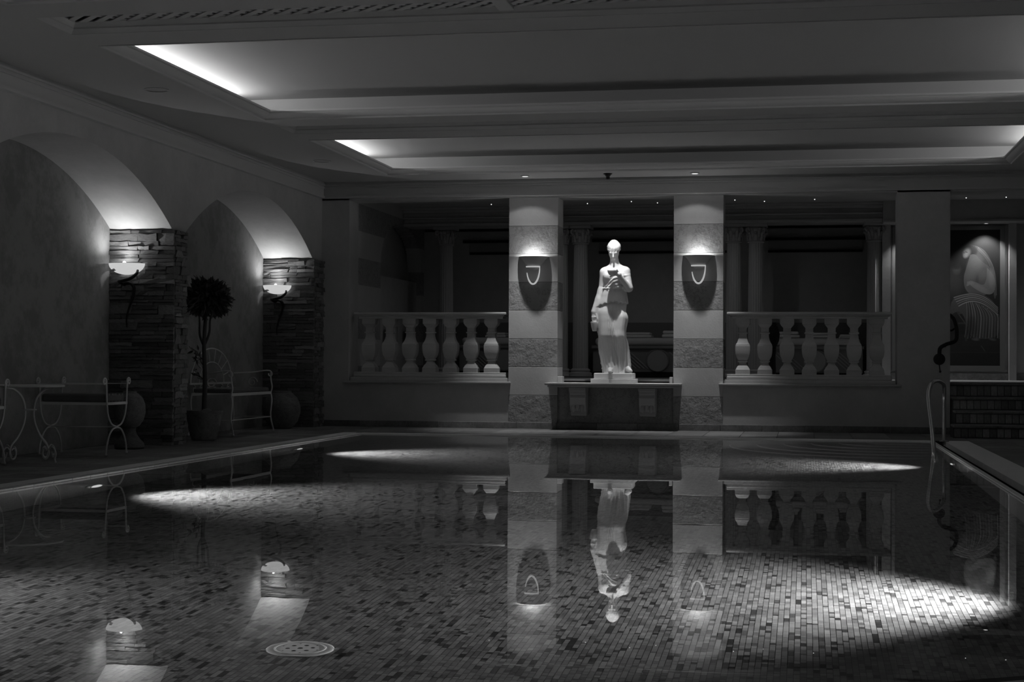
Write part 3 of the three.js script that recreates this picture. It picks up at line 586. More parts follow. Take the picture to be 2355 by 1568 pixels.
{
  const s = group('statue', -2.243, .555, -18.62); tag(s, 'white marble statue of a draped woman holding a bowl and a jug', 'statue');
  obj('lower_plinth', rboxG(-.26, .26, 0, .05, -.21, .2, .004), M.marble, s);
  obj('upper_plinth', rboxG(-.225, .235, .05, .118, -.18, .17, .01), M.marble, s);
  const g = surfaceNets(statueField(), [-.36, -.012, -.24], [.32, 1.62, .33], .0058).translate(0, .122, 0);
  const f = obj('figure', g, M.marble, s, false); f.userData.label = 'draped figure with bent head';
  // give it a uv for the marble tone
  { const p = g.attributes.position, uv = new Float32Array(p.count * 2); for (let i = 0; i < p.count; i++) { uv[i * 2] = p.getX(i) + p.getZ(i); uv[i * 2 + 1] = p.getY(i); } g.setAttribute('uv', new THREE.BufferAttribute(uv, 2)); }
  const b = sv(1414.5, 633, .215); raw('bowl', latheG([[0, -.028], [.022, -.026], [.045, -.008], [.058, .02], [.06, .04], [.056, .04], [.052, .02], [.038, -.002], [.015, -.016], [0, -.017]], 32).translate(b[0], b[1] + .122, b[2]), M.marble, s);
  const j = sv(1371.5, 741, .035); raw('jug', latheG([[0, -.112], [.03, -.112], [.034, -.1], [.046, -.06], [.052, -.02], [.056, -.002], [.05, 0], [.042, -.012], [.026, -.01], [.022, .02], [.03, .05], [.033, .055]], 28).translate(j[0], j[1] + .122, j[2]), M.marble, s);
}

// ------------------------------------------------------------------ handrail in the pool corner
{
  const h = group('pool_handrail', 0, 0, 0); tag(h, 'looped polished steel handrail at the far corner of the pool', 'handrail');
  raw('rail', new THREE.TubeGeometry(new THREE.CatmullRomCurve3([[1.41, -.03, -16.72], [1.41, .3, -16.72], [1.41, .5, -16.7], [1.4, .58, -16.62], [1.34, .625, -16.4], [1.27, .632, -16.1], [1.21, .6, -15.85], [1.18, .52, -15.75], [1.175, .4, -15.6], [1.17, 0, -14.95], [1.165, -.5, -14.7], [1.16, -1.0, -14.55]].map((p) => V(...p)), false, 'centripetal'), 140, .021, 12), M.chrome, h);
  raw('flange', latheG([[.02, 0], [.05, 0], [.05, .008], [.03, .014], [.022, .014]], 24).translate(1.41, 0, -16.72), M.chrome, h);
}

// ------------------------------------------------------------------ stools, table and bench in the arcade
const framePts = (h) => [[-.2, 0], [-.185, .09], [-.14, .175], [-.07, .225], [0, .236]];
function stool(x, z, label) {
  const s = group('iron_stool', x, 0, z); tag(s, label, 'stool');
  for (const fx of [-.3, .3]) {
    const up = [[.0, .238], [.1, .265], [.165, .34], [.19, .44], [.2, .56], [.205, .615]], curl = spiral(.235, .62, .034, 1.35, -1, Math.PI);
    for (const sg of [-1, 1]) {
      raw('upright', tubeG([...up, ...curl].map(([a, b]) => V(fx, b, sg * a)), .0075, 90, 7), M.whiteIron, s);
      raw('leg', tubeG([[.0, .232], [.07, .222], [.14, .17], [.185, .09], [.2, .005]].map(([a, b]) => V(fx, b, sg * a)), .0075, 36, 7), M.whiteIron, s);
      raw('foot', new THREE.SphereGeometry(.012, 10, 8).translate(fx, .01, sg * .2), M.whiteIron, s);
    }
  }
  for (const sg of [-1, 1]) {
    obj('seat_rail', boxG(-.31, .31, .425, .447, sg * .185 - .006, sg * .185 + .006), M.whiteIron, s);
    raw('arm_bar', tubeG([[-.3, .6, sg * .205], [.3, .6, sg * .205]], .005, 4, 6), M.whiteIron, s);
  }
  for (const fx of [-.3, .3]) obj('seat_rail', boxG(fx - .006, fx + .006, .425, .447, -.19, .19), M.whiteIron, s);
  raw('stretcher', tubeG([[-.3, .235, 0], [.3, .235, 0]], .006, 4, 6), M.whiteIron, s);
  const c = obj('cushion', rboxG(-.3, .29, .447, .515, -.175, .175, .02, 3), M.cushion, s);
  for (let k = 0; k < 5; k++) obj('stripe', rboxG(-.297, .287, .449, .5175, -.15 + k * .066, -.135 + k * .066, .002, 1), M.stripe, c);
}
stool(-6.03, -12.42, 'white wrought iron stool with scrolled arms and dark cushion, before the pottery urn');
stool(-6.31, -10.85, 'white wrought iron stool with scrolled arms, across the round table from the urn');
{
  const t = group('iron_table', -5.98, 0, -11.38); tag(t, 'round white iron table on scrolled legs between two stools', 'table');
  raw('top', latheG([[0, .588], [.262, .588], [.268, .596], [.262, .606], [0, .606]], 48), M.whiteIron, t);
  for (let k = 0; k < 4; k++) {
    const L = new THREE.Group(); L.name = 'leg'; L.rotation.y = k * Math.PI / 2 - .3; t.add(L);
    raw('leg_bar', tubeG([[.235, .585], [.16, .57], [.075, .5], [.045, .4], [.06, .3], [.12, .2], [.19, .13], [.205, .07], [.18, .03], [.15, .04], [.14, .08], [.16, .115], [.185, .1]].map(([a, b]) => V(a, b, 0)), .0075, 70, 7), M.whiteIron, L);
    raw('scroll', tubeG([[.2, .1], [.235, .125], [.27, .1], [.275, .055], [.25, .045], [.24, .07]].map(([a, b]) => V(a, b, 0)), .0065, 40, 7), M.whiteIron, L);
    raw('foot', tubeG([[.275, .06], [.268, .03], [.28, .004]].map(([a, b]) => V(a, b, 0)), .0075, 12, 7), M.whiteIron, L);
  }
  raw('collar', new THREE.TorusGeometry(.05, .006, 8, 30).rotateX(Math.PI / 2).translate(0, .41, 0), M.whiteIron, t);
}
{
  // garden bench against the niche wall: long side along z, facing the pool
  const b = group('iron_bench', -5.94, 0, -16.28); tag(b, 'white wrought iron bench with fan back and striped cushion under the farther arch', 'bench');
  const Lh = .62, D = .44;
  for (const sz of [-Lh, Lh]) {
    for (const x of [0, -D]) {
      raw('leg', tubeG([[x, .44, sz], [x + (x ? -.01 : .012), .36, sz], [x, .18, sz], [x + (x ? -.03 : .03), .02, sz * 1.02]].map((p) => V(...p)), .009, 30, 7), M.whiteIron, b);
      raw('foot', new THREE.SphereGeometry(.015, 10, 8).translate(x + (x ? -.03 : .03), .015, sz * 1.02), M.whiteIron, b);
    }
    raw('arm', tubeG([[-D, .66, sz], [-D / 2, .67, sz], [-.05, .69, sz], [.0, .68, sz], [.012, .64, sz], [-.02, .63, sz], [-.03, .655, sz]].map((p) => V(...p)), .008, 50, 7), M.whiteIron, b);
    raw('arm_post', tubeG([[0, .44, sz], [.015, .5, sz], [0, .6, sz], [.0, .68, sz]].map((p) => V(...p)), .008, 24, 7), M.whiteIron, b);
    raw('side_bar', tubeG([[0, .17, sz], [-D, .17, sz]].map((p) => V(...p)), .006, 4, 6), M.whiteIron, b);
    raw('arm_scroll', tubeG(spiral(-.22, .56, .06, 1.4, 1, 0).map(([a, c]) => V(a, c, sz)), .005, 50, 6), M.whiteIron, b);
  }
  for (const x of [0, -D]) obj('seat_rail', boxG(x - .007, x + .007, .425, .455, -Lh, Lh), M.whiteIron, b);
  raw('stretcher', tubeG([[0, .17, -Lh], [0, .17, Lh]].map((p) => V(...p)), .006, 4, 6), M.whiteIron, b);
  const arc = (r, y, n = 30) => Array.from({ length: n + 1 }, (_, i) => { const a = Math.PI * i / n; return V(-D - .02, y + Math.sin(a) * r * .62, Math.cos(a) * r); });
  raw('back_arch', tubeG(arc(.6, .56), .008, 60, 7), M.whiteIron, b); raw('back_arch', tubeG(arc(.36, .56), .006, 50, 7), M.whiteIron, b);
  obj('back_rail', boxG(-D - .026, -D - .014, .54, .56, -.62, .62), M.whiteIron, b);
  for (let k = 1; k < 9; k++) { const a = Math.PI * k / 9; raw('spoke', tubeG([V(-D - .02, .56 + Math.sin(a) * .36 * .62, Math.cos(a) * .36), V(-D - .02, .56 + Math.sin(a) * .6 * .62, Math.cos(a) * .6)], .005, 3, 6), M.whiteIron, b); }
  for (let k = 0; k < 6; k++) raw('back_scroll', tubeG(spiral(0, .49, .045, 1.3, k % 2 ? 1 : -1, Math.PI / 2).map(([a, c]) => V(-D - .02, c, a - .5 + k * .2)), .0045, 40, 6), M.whiteIron, b);
  const c = obj('cushion', rboxG(-D + .01, -.01, .455, .5, -Lh + .02, Lh - .02, .018, 3), M.cushion, b);
  for (let k = 0; k < 6; k++) obj('stripe', rboxG(-D + .04 + k * .068, -D + .056 + k * .068, .457, .502, -Lh + .025, Lh - .025, .002, 1), M.stripe, c);
}
// potted ball tree
{
  const p = group('potted_tree', -5.95, 0, -14.93); tag(p, 'dark ball-headed tree in a clay pot beside the stone pier between the arches', 'potted tree');
  raw('pot', latheG([[0, 0], [.115, 0], [.125, .01], [.15, .1], [.168, .2], [.172, .255], [.188, .262], [.19, .298], [.18, .3], [.165, .29], [.16, .27], [0, .265]], 40), M.terracotta, p);
  raw('soil', new THREE.CylinderGeometry(.16, .16, .01, 24).translate(0, .272, 0), M.soil, p);
  raw('pebble', new THREE.SphereGeometry(.04, 14, 10).scale(1.3, .6, 1).translate(.05, .295, .05), M.pebble, p);
  raw('trunk', taperG([[0, .26, 0], [.008, .6, 0], [.0, .95, .01], [.01, 1.25, 0], [.02, 1.45, 0]], .026, .016, 40, 9), M.bark, p);
  raw('branch', taperG([[.0, .93, 0], [-.04, 1.05, .02], [-.05, 1.2, .01], [-.07, 1.35, 0]], .014, .008), M.bark, p);
  raw('branch', taperG([[.0, .95, 0], [.05, 1.08, 0], [.065, 1.22, .01], [.1, 1.36, 0]], .014, .008), M.bark, p);
  const lg = new THREE.BufferGeometry(), lp = []; const lw = (t) => .013 * Math.sin(Math.PI * Math.pow(t, .8)) ;
  for (let i = 0; i < 6; i++) { const a = i / 6, b = (i + 1) / 6, A = lw(a), B = lw(b), z0 = -.012 * a * a, z1 = -.012 * b * b; for (const s of [-1, 1]) { const q = [[0, a * .072, z0], [s * A, a * .072, z0 + .004], [s * B, b * .072, z1 + .004], [0, b * .072, z1]]; lp.push(...q[0], ...q[1], ...q[2], ...q[0], ...q[2], ...q[3]); } }
  lg.setAttribute('position', new THREE.Float32BufferAttribute(lp, 3)); lg.computeVertexNormals(); lg.setAttribute('uv', new THREE.Float32BufferAttribute(new Float32Array(lp.length / 3 * 2), 2));
  const place = (o, c, dir, s) => { o.position.copy(c); o.quaternion.setFromUnitVectors(V(0, 1, 0), dir.clone().normalize()); o.rotateY(rr(0, 6.28)); o.scale.setScalar(s); };
  const cc = V(.03, 1.435, 0), dirOf = () => { const u = rr(-1, 1), a = rr(0, 6.283), q = Math.sqrt(1 - u * u); return V(q * Math.cos(a), u, q * Math.sin(a)); };
  for (let k = 0; k < 270; k++) { const d = dirOf(), m = shadow(new THREE.Mesh(lg, M.leaf)); m.name = 'leaf'; const lump = .82 + .22 * Math.sin(d.x * 5 + 1) * Math.sin(d.y * 4); place(m, cc.clone().add(V(d.x * .2, d.y * .175, d.z * .2).multiplyScalar(lump)), d.clone().add(V(rr(-.7, .7), rr(-.9, .5), rr(-.7, .7))), rr(1.1, 1.6)); p.add(m); }
  const bulk = []; const tmp = new THREE.Object3D(); for (let k = 0; k < 1100; k++) { const d = dirOf(), r = Math.pow(rnd(), .5) * .95; place(tmp, cc.clone().add(V(d.x * .2 * r, d.y * .165 * r, d.z * .2 * r)), d.clone().add(V(rr(-1, 1), rr(-1, 1), rr(-1, 1))), rr(.8, 1.2)); tmp.updateMatrix(); bulk.push(lg.clone().applyMatrix4(tmp.matrix)); }
  const st = raw('foliage', mergeGeometries(bulk), M.leaf, p); st.userData.kind = 'stuff';
  for (const [cx, cy, n] of [[-.06, .86, 11], [-.05, .66, 9], [-.035, .8, 6]]) {
    raw('twig', taperG([[0, cy - .06, 0], [cx * .7, cy - .02, .02], [cx, cy + .02, .03]], .006, .003, 12, 6), M.bark, p);
    for (let k = 0; k < n; k++) { const m = shadow(new THREE.Mesh(lg, M.leaf)); m.name = 'leaf'; place(m, V(cx + rr(-.05, .03), cy + rr(-.05, .06), .03 + rr(-.03, .03)), V(rr(-1, .5), rr(-.7, .9), rr(-.4, .8)), rr(.8, 1.2)); p.add(m); }
  }
}
// dark urn and round clay pot
{
  const u = group('pottery_urn', -6.02, 0, -13.32); tag(u, 'dark round-bellied pottery urn on a wide foot before the stone pier', 'urn');
  raw('foot', latheG([[0, 0], [.13, 0], [.135, .02], [.13, .05], [.1, .08], [.07, .12], [.055, .16], [.06, .19], [0, .19]], 36), M.clay, u);
  raw('belly', latheG([[.05, .185], [.09, .21], [.125, .26], [.142, .33], [.138, .4], [.115, .46], [.08, .495], [.06, .505], [.06, .52], [.045, .52], [.04, .5], [0, .49]], 40), M.clay, u);
  const c = group('clay_pot', -6.09, 0, -17.72); tag(c, 'large round clay pot at the foot of the corner pier behind the bench', 'pot');
  raw('body', latheG([[0, 0], [.11, 0], [.13, .015], [.19, .09], [.222, .19], [.22, .27], [.185, .36], [.13, .415], [.1, .43], [.08, .42], [.08, .4], [0, .39]], 44), M.clay, c);
  raw('rim', new THREE.TorusGeometry(.1, .014, 10, 36).rotateX(Math.PI / 2).translate(0, .43, 0), M.clay, c);
}

// ------------------------------------------------------------------ steps up to the raised room, rope rail
{
  const st = group('stairs', 0, 0, 0); tag(st, 'dark tiled steps rising beside the end pier to the raised room', 'stairs');
  const hs = [.14, .285, .43, .59], zs = [-17.6, -17.98, -18.32, -18.68];
  const riserTiles = metric(rboxG(-.034, .034, -.034, .034, -.004, .004, .002, 1));
  for (let k = 0; k < 4; k++) {
    const y0 = k ? hs[k - 1] : 0, x0 = k < 1 ? 1.585 : 1.64;
    obj('step', boxG(x0, XR - .01, 0, hs[k] - .03, k < 3 ? zs[k + 1] - .02 : ZBB - .1, zs[k]), M.joint, st);
    raw('nosing', metric(rboxG(x0, XR - .01, hs[k] - .032, hs[k], (k < 3 ? zs[k + 1] : ZBB) - .02, zs[k] + .03, .012, 3)), M.skirting[1], st);
    const n = Math.floor((XR - x0) / .075); for (let i = 0; i < n; i++) { const t = shadow(new THREE.Mesh(riserTiles, M.skirting[rnd() * 4 | 0])); t.name = 'tile'; t.scale.set(1, (hs[k] - y0 - .045) / .068, 1); t.position.set(x0 + .04 + i * .075, (y0 + hs[k] - .03) / 2, zs[k] + .003); st.add(t); }
  }
  const r = group('rope_handrail', 0, 0, 0); tag(r, 'thick dark rope handrail ending in a ball knot at the end pier', 'handrail');
  raw('rope', tubeG([[1.7, 1.38, -19.3], [1.72, 1.33, -19.1], [1.71, 1.16, -18.6], [1.67, 1.06, -18.4], [1.56, 1.02, -18.32], [1.5, .98, -18.3], [1.49, .9, -18.3]], .022, 70, 10), M.rope, r);
  raw('knot', new THREE.SphereGeometry(.066, 24, 18).translate(1.49, .855, -18.3), M.rope, r);
  raw('tail', tubeG([[1.49, .8, -18.3], [1.495, .75, -18.3], [1.5, .72, -18.3]], .007, 8, 6), M.rope, r); raw('tail_end', new THREE.SphereGeometry(.013, 12, 8).translate(1.5, .715, -18.3), M.rope, r);
  raw('bracket', taperG([[1.56, 1.02, -18.55], [1.56, 1.0, -18.4], [1.56, 1.01, -18.32]], .012, .012, 16, 8), M.iron, r); raw('bracket', taperG([[1.63, 1.2, -18.8], [1.67, 1.19, -18.8], [1.712, 1.22, -18.8]], .012, .012, 16, 8), M.iron, r);
}

// ------------------------------------------------------------------ raised room behind the wall
{
  const f = group('floor_raised'); struct(f, 'dark floor of the raised room behind the balustrades', 'floor');
  obj('slab', boxG(-5.52, XR, .3, UF, -23.3, ZBB), M.darkPaint, f);
  obj('edge', boxG(-5.52, 1.64, 0, UF - .02, ZBB - .05, ZBB), M.darkPaint, f);
  struct(obj('ceiling_raised', boxG(-5.72, XR + .2, 2.93, 3.1, -23.5, ZBB), M.wall), 'plaster ceiling of the raised room, in shade', 'ceiling');
  struct(obj('wall_raised_back', boxG(-5.72, XR + .2, UF, 2.93, -23.5, -23.3), M.wall), 'plaster back wall of the raised room', 'wall');
  // striped side wall with an arched alcove
  const w = group('wall_raised_left'); struct(w, 'striped side wall of the raised room with an arched alcove', 'wall');
  const zA = -20.0, zC = -22.25, zm = (zA + zC) / 2, hr = (zA - zC) / 2, sp = 2.1, rise = .6;
  for (let i = 0; i < 8; i++) {
    const y0 = UF + (i ? .15 + (i - 1) * .34 : 0) , y1 = i === 7 ? 2.93 : UF + .15 + i * .34, m = i % 2 ? M.lightBlock : M.darkBlock, parts = [];
    const zAt = (y) => y <= sp ? hr : y >= sp + rise ? 0 : hr * Math.sqrt(1 - ((y - sp) / rise) ** 2), n = 10;
    for (let k = 0; k < n; k++) { const a = y0 + (y1 - y0) * k / n, b = y0 + (y1 - y0) * (k + 1) / n, q = zAt((a + b) / 2); if (q > 0) { parts.push(boxG(-5.72, -5.52, a, b, zm + q, ZBB)); parts.push(boxG(-5.72, -5.52, a, b, -23.3, zm - q)); } else parts.push(boxG(-5.72, -5.52, a, b, -23.3, ZBB)); }
    obj('stone_course', parts, m, w);
  }
  obj('alcove_back', boxG(-5.95, -5.75, UF, 2.93, zC - .1, zA + .1), M.wall, w); obj('alcove_fill', boxG(-5.75, -5.6, UF, 1.95, zC, zA), M.wall, w); obj('alcove_side', [boxG(-6.1, -5.72, UF, 2.93, zA, zA + .1), boxG(-6.1, -5.72, UF, 2.93, zC - .1, zC), boxG(-6.1, -5.72, 2.75, 2.93, zC, zA)], M.wall, w);
  // beam over the columns
  struct(obj('trim_8', [[2.68, 2.72, .22], [2.72, 2.78, .18], [2.78, 2.8, .25], [2.8, 2.86, .21], [2.86, 2.9, .27], [2.9, 2.93, .33]].map(([a, b, d]) => rboxG(-5.52, 1.0, a, b, ZC - .3, ZC + d, .006, 1)), M.wall), 'stepped plaster beam resting on the columns', 'beam');
  struct(obj('trim_12', boxG(-5.52, 1.0, UF, 1.37, -22.4, -22.375), M.darkWood), 'dark wooden wainscot behind the daybeds', 'panelling');
  struct(obj('wall_bays', boxG(-5.52, 1.0, UF, 2.7, -22.5, -22.4), M.wall), 'plain wall behind the columns and daybeds', 'wall');
}
// columns
const shaftG = (() => {
  const n = 20, seg = 120, rows = 12, P = [], hgt = 1.72, R = (t) => .108 - .014 * t * t, rad = (a, t) => R(t) * (1 - .055 * Math.abs(Math.sin(a * n / 2)));
  const pt = (i, j) => { const t = i / rows, a = j / seg * 2 * Math.PI, r = rad(a, t); return [Math.cos(a) * r, .12 + t * hgt, -Math.sin(a) * r]; };
  for (let i = 0; i < rows; i++) for (let j = 0; j < seg; j++) { const a = pt(i, j), b = pt(i, j + 1), c = pt(i + 1, j + 1), d = pt(i + 1, j); P.push(...a, ...b, ...c, ...a, ...c, ...d); }
  const g = new THREE.BufferGeometry(); g.setAttribute('position', new THREE.Float32BufferAttribute(P, 3)); g.computeVertexNormals(); return toCreasedNormals(g, .35);
})();
const leafCapG = taperG([[0, 0, 0], [0, .06, .012], [0, .1, .03], [0, .105, .055], [0, .085, .065]], 0, (t) => .028 * (1 - .55 * t), 14, 8).scale(1, 1, .8);
function column(x, label) {
  const c = group('column', x, UF, ZC); tag(c, label, 'column');
  raw('base', latheG([[0, 0], [.17, 0], [.17, .03], [.155, .035], [.16, .05], [.155, .065], [.135, .07], [.13, .085], [.14, .095], [.135, .108], [.118, .115], [.112, .125], [0, .125]], 32), M.column, c);
  raw('shaft', shaftG, M.column, c);
  const k = raw('capital', latheG([[.095, 1.83], [.112, 1.835], [.112, 1.85], [.098, 1.855], [.1, 1.92], [.115, 2.0], [.14, 2.05], [0, 2.05]], 32), M.column, c);
  for (let i = 0; i < 8; i++) { const m = raw('carved_leaf', leafCapG, M.column, k), a = i * Math.PI / 4; m.position.set(Math.sin(a) * .1, 1.86, Math.cos(a) * .1); m.rotation.y = a; const q = raw('carved_leaf', leafCapG, M.column, k); q.position.set(Math.sin(a + .39) * .102, 1.91, Math.cos(a + .39) * .102); q.rotation.y = a + .39; }
  for (let i = 0; i < 4; i++) { const a = Math.PI / 4 + i * Math.PI / 2, m = raw('volute', tubeG(spiral(.145, 2.0, .036, 1.5, -1, Math.PI * .75).map(([r, y]) => V(0, y, r)), .011, 40, 7), M.column, k); m.rotation.y = a; }
  obj('abacus', rboxG(-.155, .155, 2.045, 2.09, -.155, .155, .006), M.column, k);
}
column(-4.96, 'fluted column with leafy capital next to the striped side wall of the raised room');
column(-3.33, 'fluted column with leafy capital, partner nearer the arcade of the pair behind the statue');
column(-3.05, 'fluted column with leafy capital, partner nearer the statue of the pair on its arcade side');
column(-.955, 'fluted column with leafy capital, partner nearer the statue of the pair on its stair side');
column(-.66, 'fluted column with leafy capital, partner nearer the stairs of the pair behind the balustrade');
column(.91, 'fluted column with leafy capital, brightly edged, next to the mural wall');
// curtain rails between the columns
for (const [a, b, w] of [[-4.82, -3.45, 'arcade'], [-2.92, -1.1, 'statue'], [-.52, .78, 'stair']]) {
  const c = group('curtain_pelmet', (a + b) / 2, 2.38, -22.36); tag(c, `dark pelmet board with black edges on the back wall in the ${w} side bay`.replace('statue side', 'middle'), 'pelmet');
  obj('board', boxG((a - b) / 2, (b - a) / 2, 0, .16, -.03, .0), M.darkPaint, c);
  obj('edge', boxG((a - b) / 2, (b - a) / 2, -.02, .012, -.03, .03), M.black, c); obj('edge', boxG((a - b) / 2 - .1, (b - a) / 2 + .1, .15, .185, -.03, .04), M.black, c);
}
// daybeds
function daybed(a, b, towels, label, bay) {
  const w = b - a, d = group('daybed', (a + b) / 2, UF, -21.95); tag(d, label, 'daybed');
  obj('plinth', boxG(-w / 2, w / 2, 0, .08, -.38, .36), M.black, d);
  obj('box', boxG(-w / 2, w / 2, .08, .4, -.4, .36), M.darkWood, d);
  obj('top_board', rboxG(-w / 2 - .02, w / 2 + .02, .4, .44, -.42, .4, .006), M.darkWood, d);
  const sl = boxG(-.008, .008, -.2, .2, 0, .012);
  for (let x = -w / 2 + .2; x < w / 2 - .15; x += .055) { if (Math.abs(x) < .24) continue; const m = obj('slat', sl.clone().rotateZ(.7), M.darkPaint, d); m.scale.set(1, .75, 1); m.position.set(x, .24, .361); }
  raw('medallion', new THREE.CylinderGeometry(.145, .145, .02, 40).rotateX(Math.PI / 2).translate(0, .24, .37), M.darkPaint, d);
  raw('ring', new THREE.TorusGeometry(.15, .012, 8, 48).translate(0, .24, .375), M.darkWood, d);
  const mt = obj('mattress', rboxG(-w / 2 + .03, w / 2 - .03, .44, .55, -.36, .38, .05, 4), M.mattress, d);
  for (const [x, h, tw] of towels) {
    const t = group('folded_towel', (a + b) / 2 + x, UF + .551, -21.8); tag(t, `thick folded towel on the ${bay} daybed, ${x < -.1 ? 'at its arcade end' : x > .22 ? 'at its stair end' : 'in its middle'}`, 'towel', 'towels on the daybeds');
    for (let k = 0; k < 2; k++) obj('fold', rboxG(-tw / 2 + k * .012, tw / 2 - k * .02, k * h / 2, (k + 1) * h / 2, -.16, .18 - k * .015, h / 4.2, 3), M.towel, t);
  }
}
daybed(-4.8, -3.5, [[-.14, .07, .3], [.19, .075, .3], [.48, .1, .24]], 'low dark daybed with lattice front behind the arcade side balustrade', 'arcade side');
daybed(-2.9, -1.1, [[-.3, .075, .42], [.3, .1, .5]], 'low dark daybed with lattice front and medallion behind the statue', 'statue');
daybed(-.5, .76, [[-.35, .09, .3], [.05, .075, .3], [.45, .05, .26]], 'low dark daybed with lattice front behind the stair side balustrade', 'stair side');
{
  const o = group('dark_vase', -.42, UF, -20.6); tag(o, 'tall black vase standing behind the stair side balustrade', 'vase');
  raw('body', latheG([[0, 0], [.07, 0], [.075, .02], [.05, .06], [.04, .3], [.05, .42], [.085, .5], [.095, .58], [.08, .66], [.05, .7], [.055, .73], [.04, .73], [0, .7]], 30), M.black, o); raw('lip', new THREE.TorusGeometry(.05, .008, 8, 26).rotateX(Math.PI / 2).translate(0, .73, 0), M.black, o);
  for (const [z, y, l] of [[-20.6, 1.05, 'wide'], [-21.6, 1.05, 'narrow']]) {
    const p = group('wall_picture', -5.51, y, z); tag(p, `small dark framed picture, the ${l} one on the striped side wall below the alcove`, 'picture');
    obj('frame', [boxG(0, .02, 0, .24, -.2, -.18), boxG(0, .02, 0, .24, .18, .2), boxG(0, .02, 0, .02, -.18, .18), boxG(0, .02, .22, .24, -.18, .18)], M.column, p); obj('panel', boxG(0, .008, .02, .22, -.18, .18), M.darkRoom, p);
  }
}
// two downlights in the raised room, behind the striped piers
for (const [x, l] of [[-3.25, 'arcade'], [-1.2, 'stair']]) {
  const d = group('rear_downlight', x, 2.93, -20.0); tag(d, `small downlight in the raised room behind the ${l} side striped pier`, 'light');
  raw('ring', latheG([[.034, 0], [.05, 0], [.05, -.008], [.036, -.01]], 28), M.trim, d); raw('lamp_face', new THREE.CylinderGeometry(.035, .035, .004, 24).translate(0, -.008, 0), glow(.8), d);
  spot(x, 2.905, -20.0, x, 0, -20.05, 1.45, .5, LIGHT.back);
}
// tiny star lamps in the dark ceiling
{
  const g = new THREE.SphereGeometry(.007, 10, 8), m = glow(1.2);
  const ray = (px, py) => V((px - IW / 2) / FOCAL, -(py - IH / 2) / FOCAL, -1).applyQuaternion(camera.quaternion);
  for (const [px, py] of [[1130, 470], [1351, 468], [1452, 463.5], [1512, 466.5], [1690, 460], [1758, 463], [1873.5, 458.5], [2222, 455], [2314, 453.5]]) {
    const v = ray(px, py), k = (2.925 - .81) / v.y, s = raw('star_light', g, m); s.position.set(v.x * k, 2.925, v.z * k); tag(s, 'tiny star lamp in the dark ceiling of the raised room', 'light', 'star lamps');
  }
}
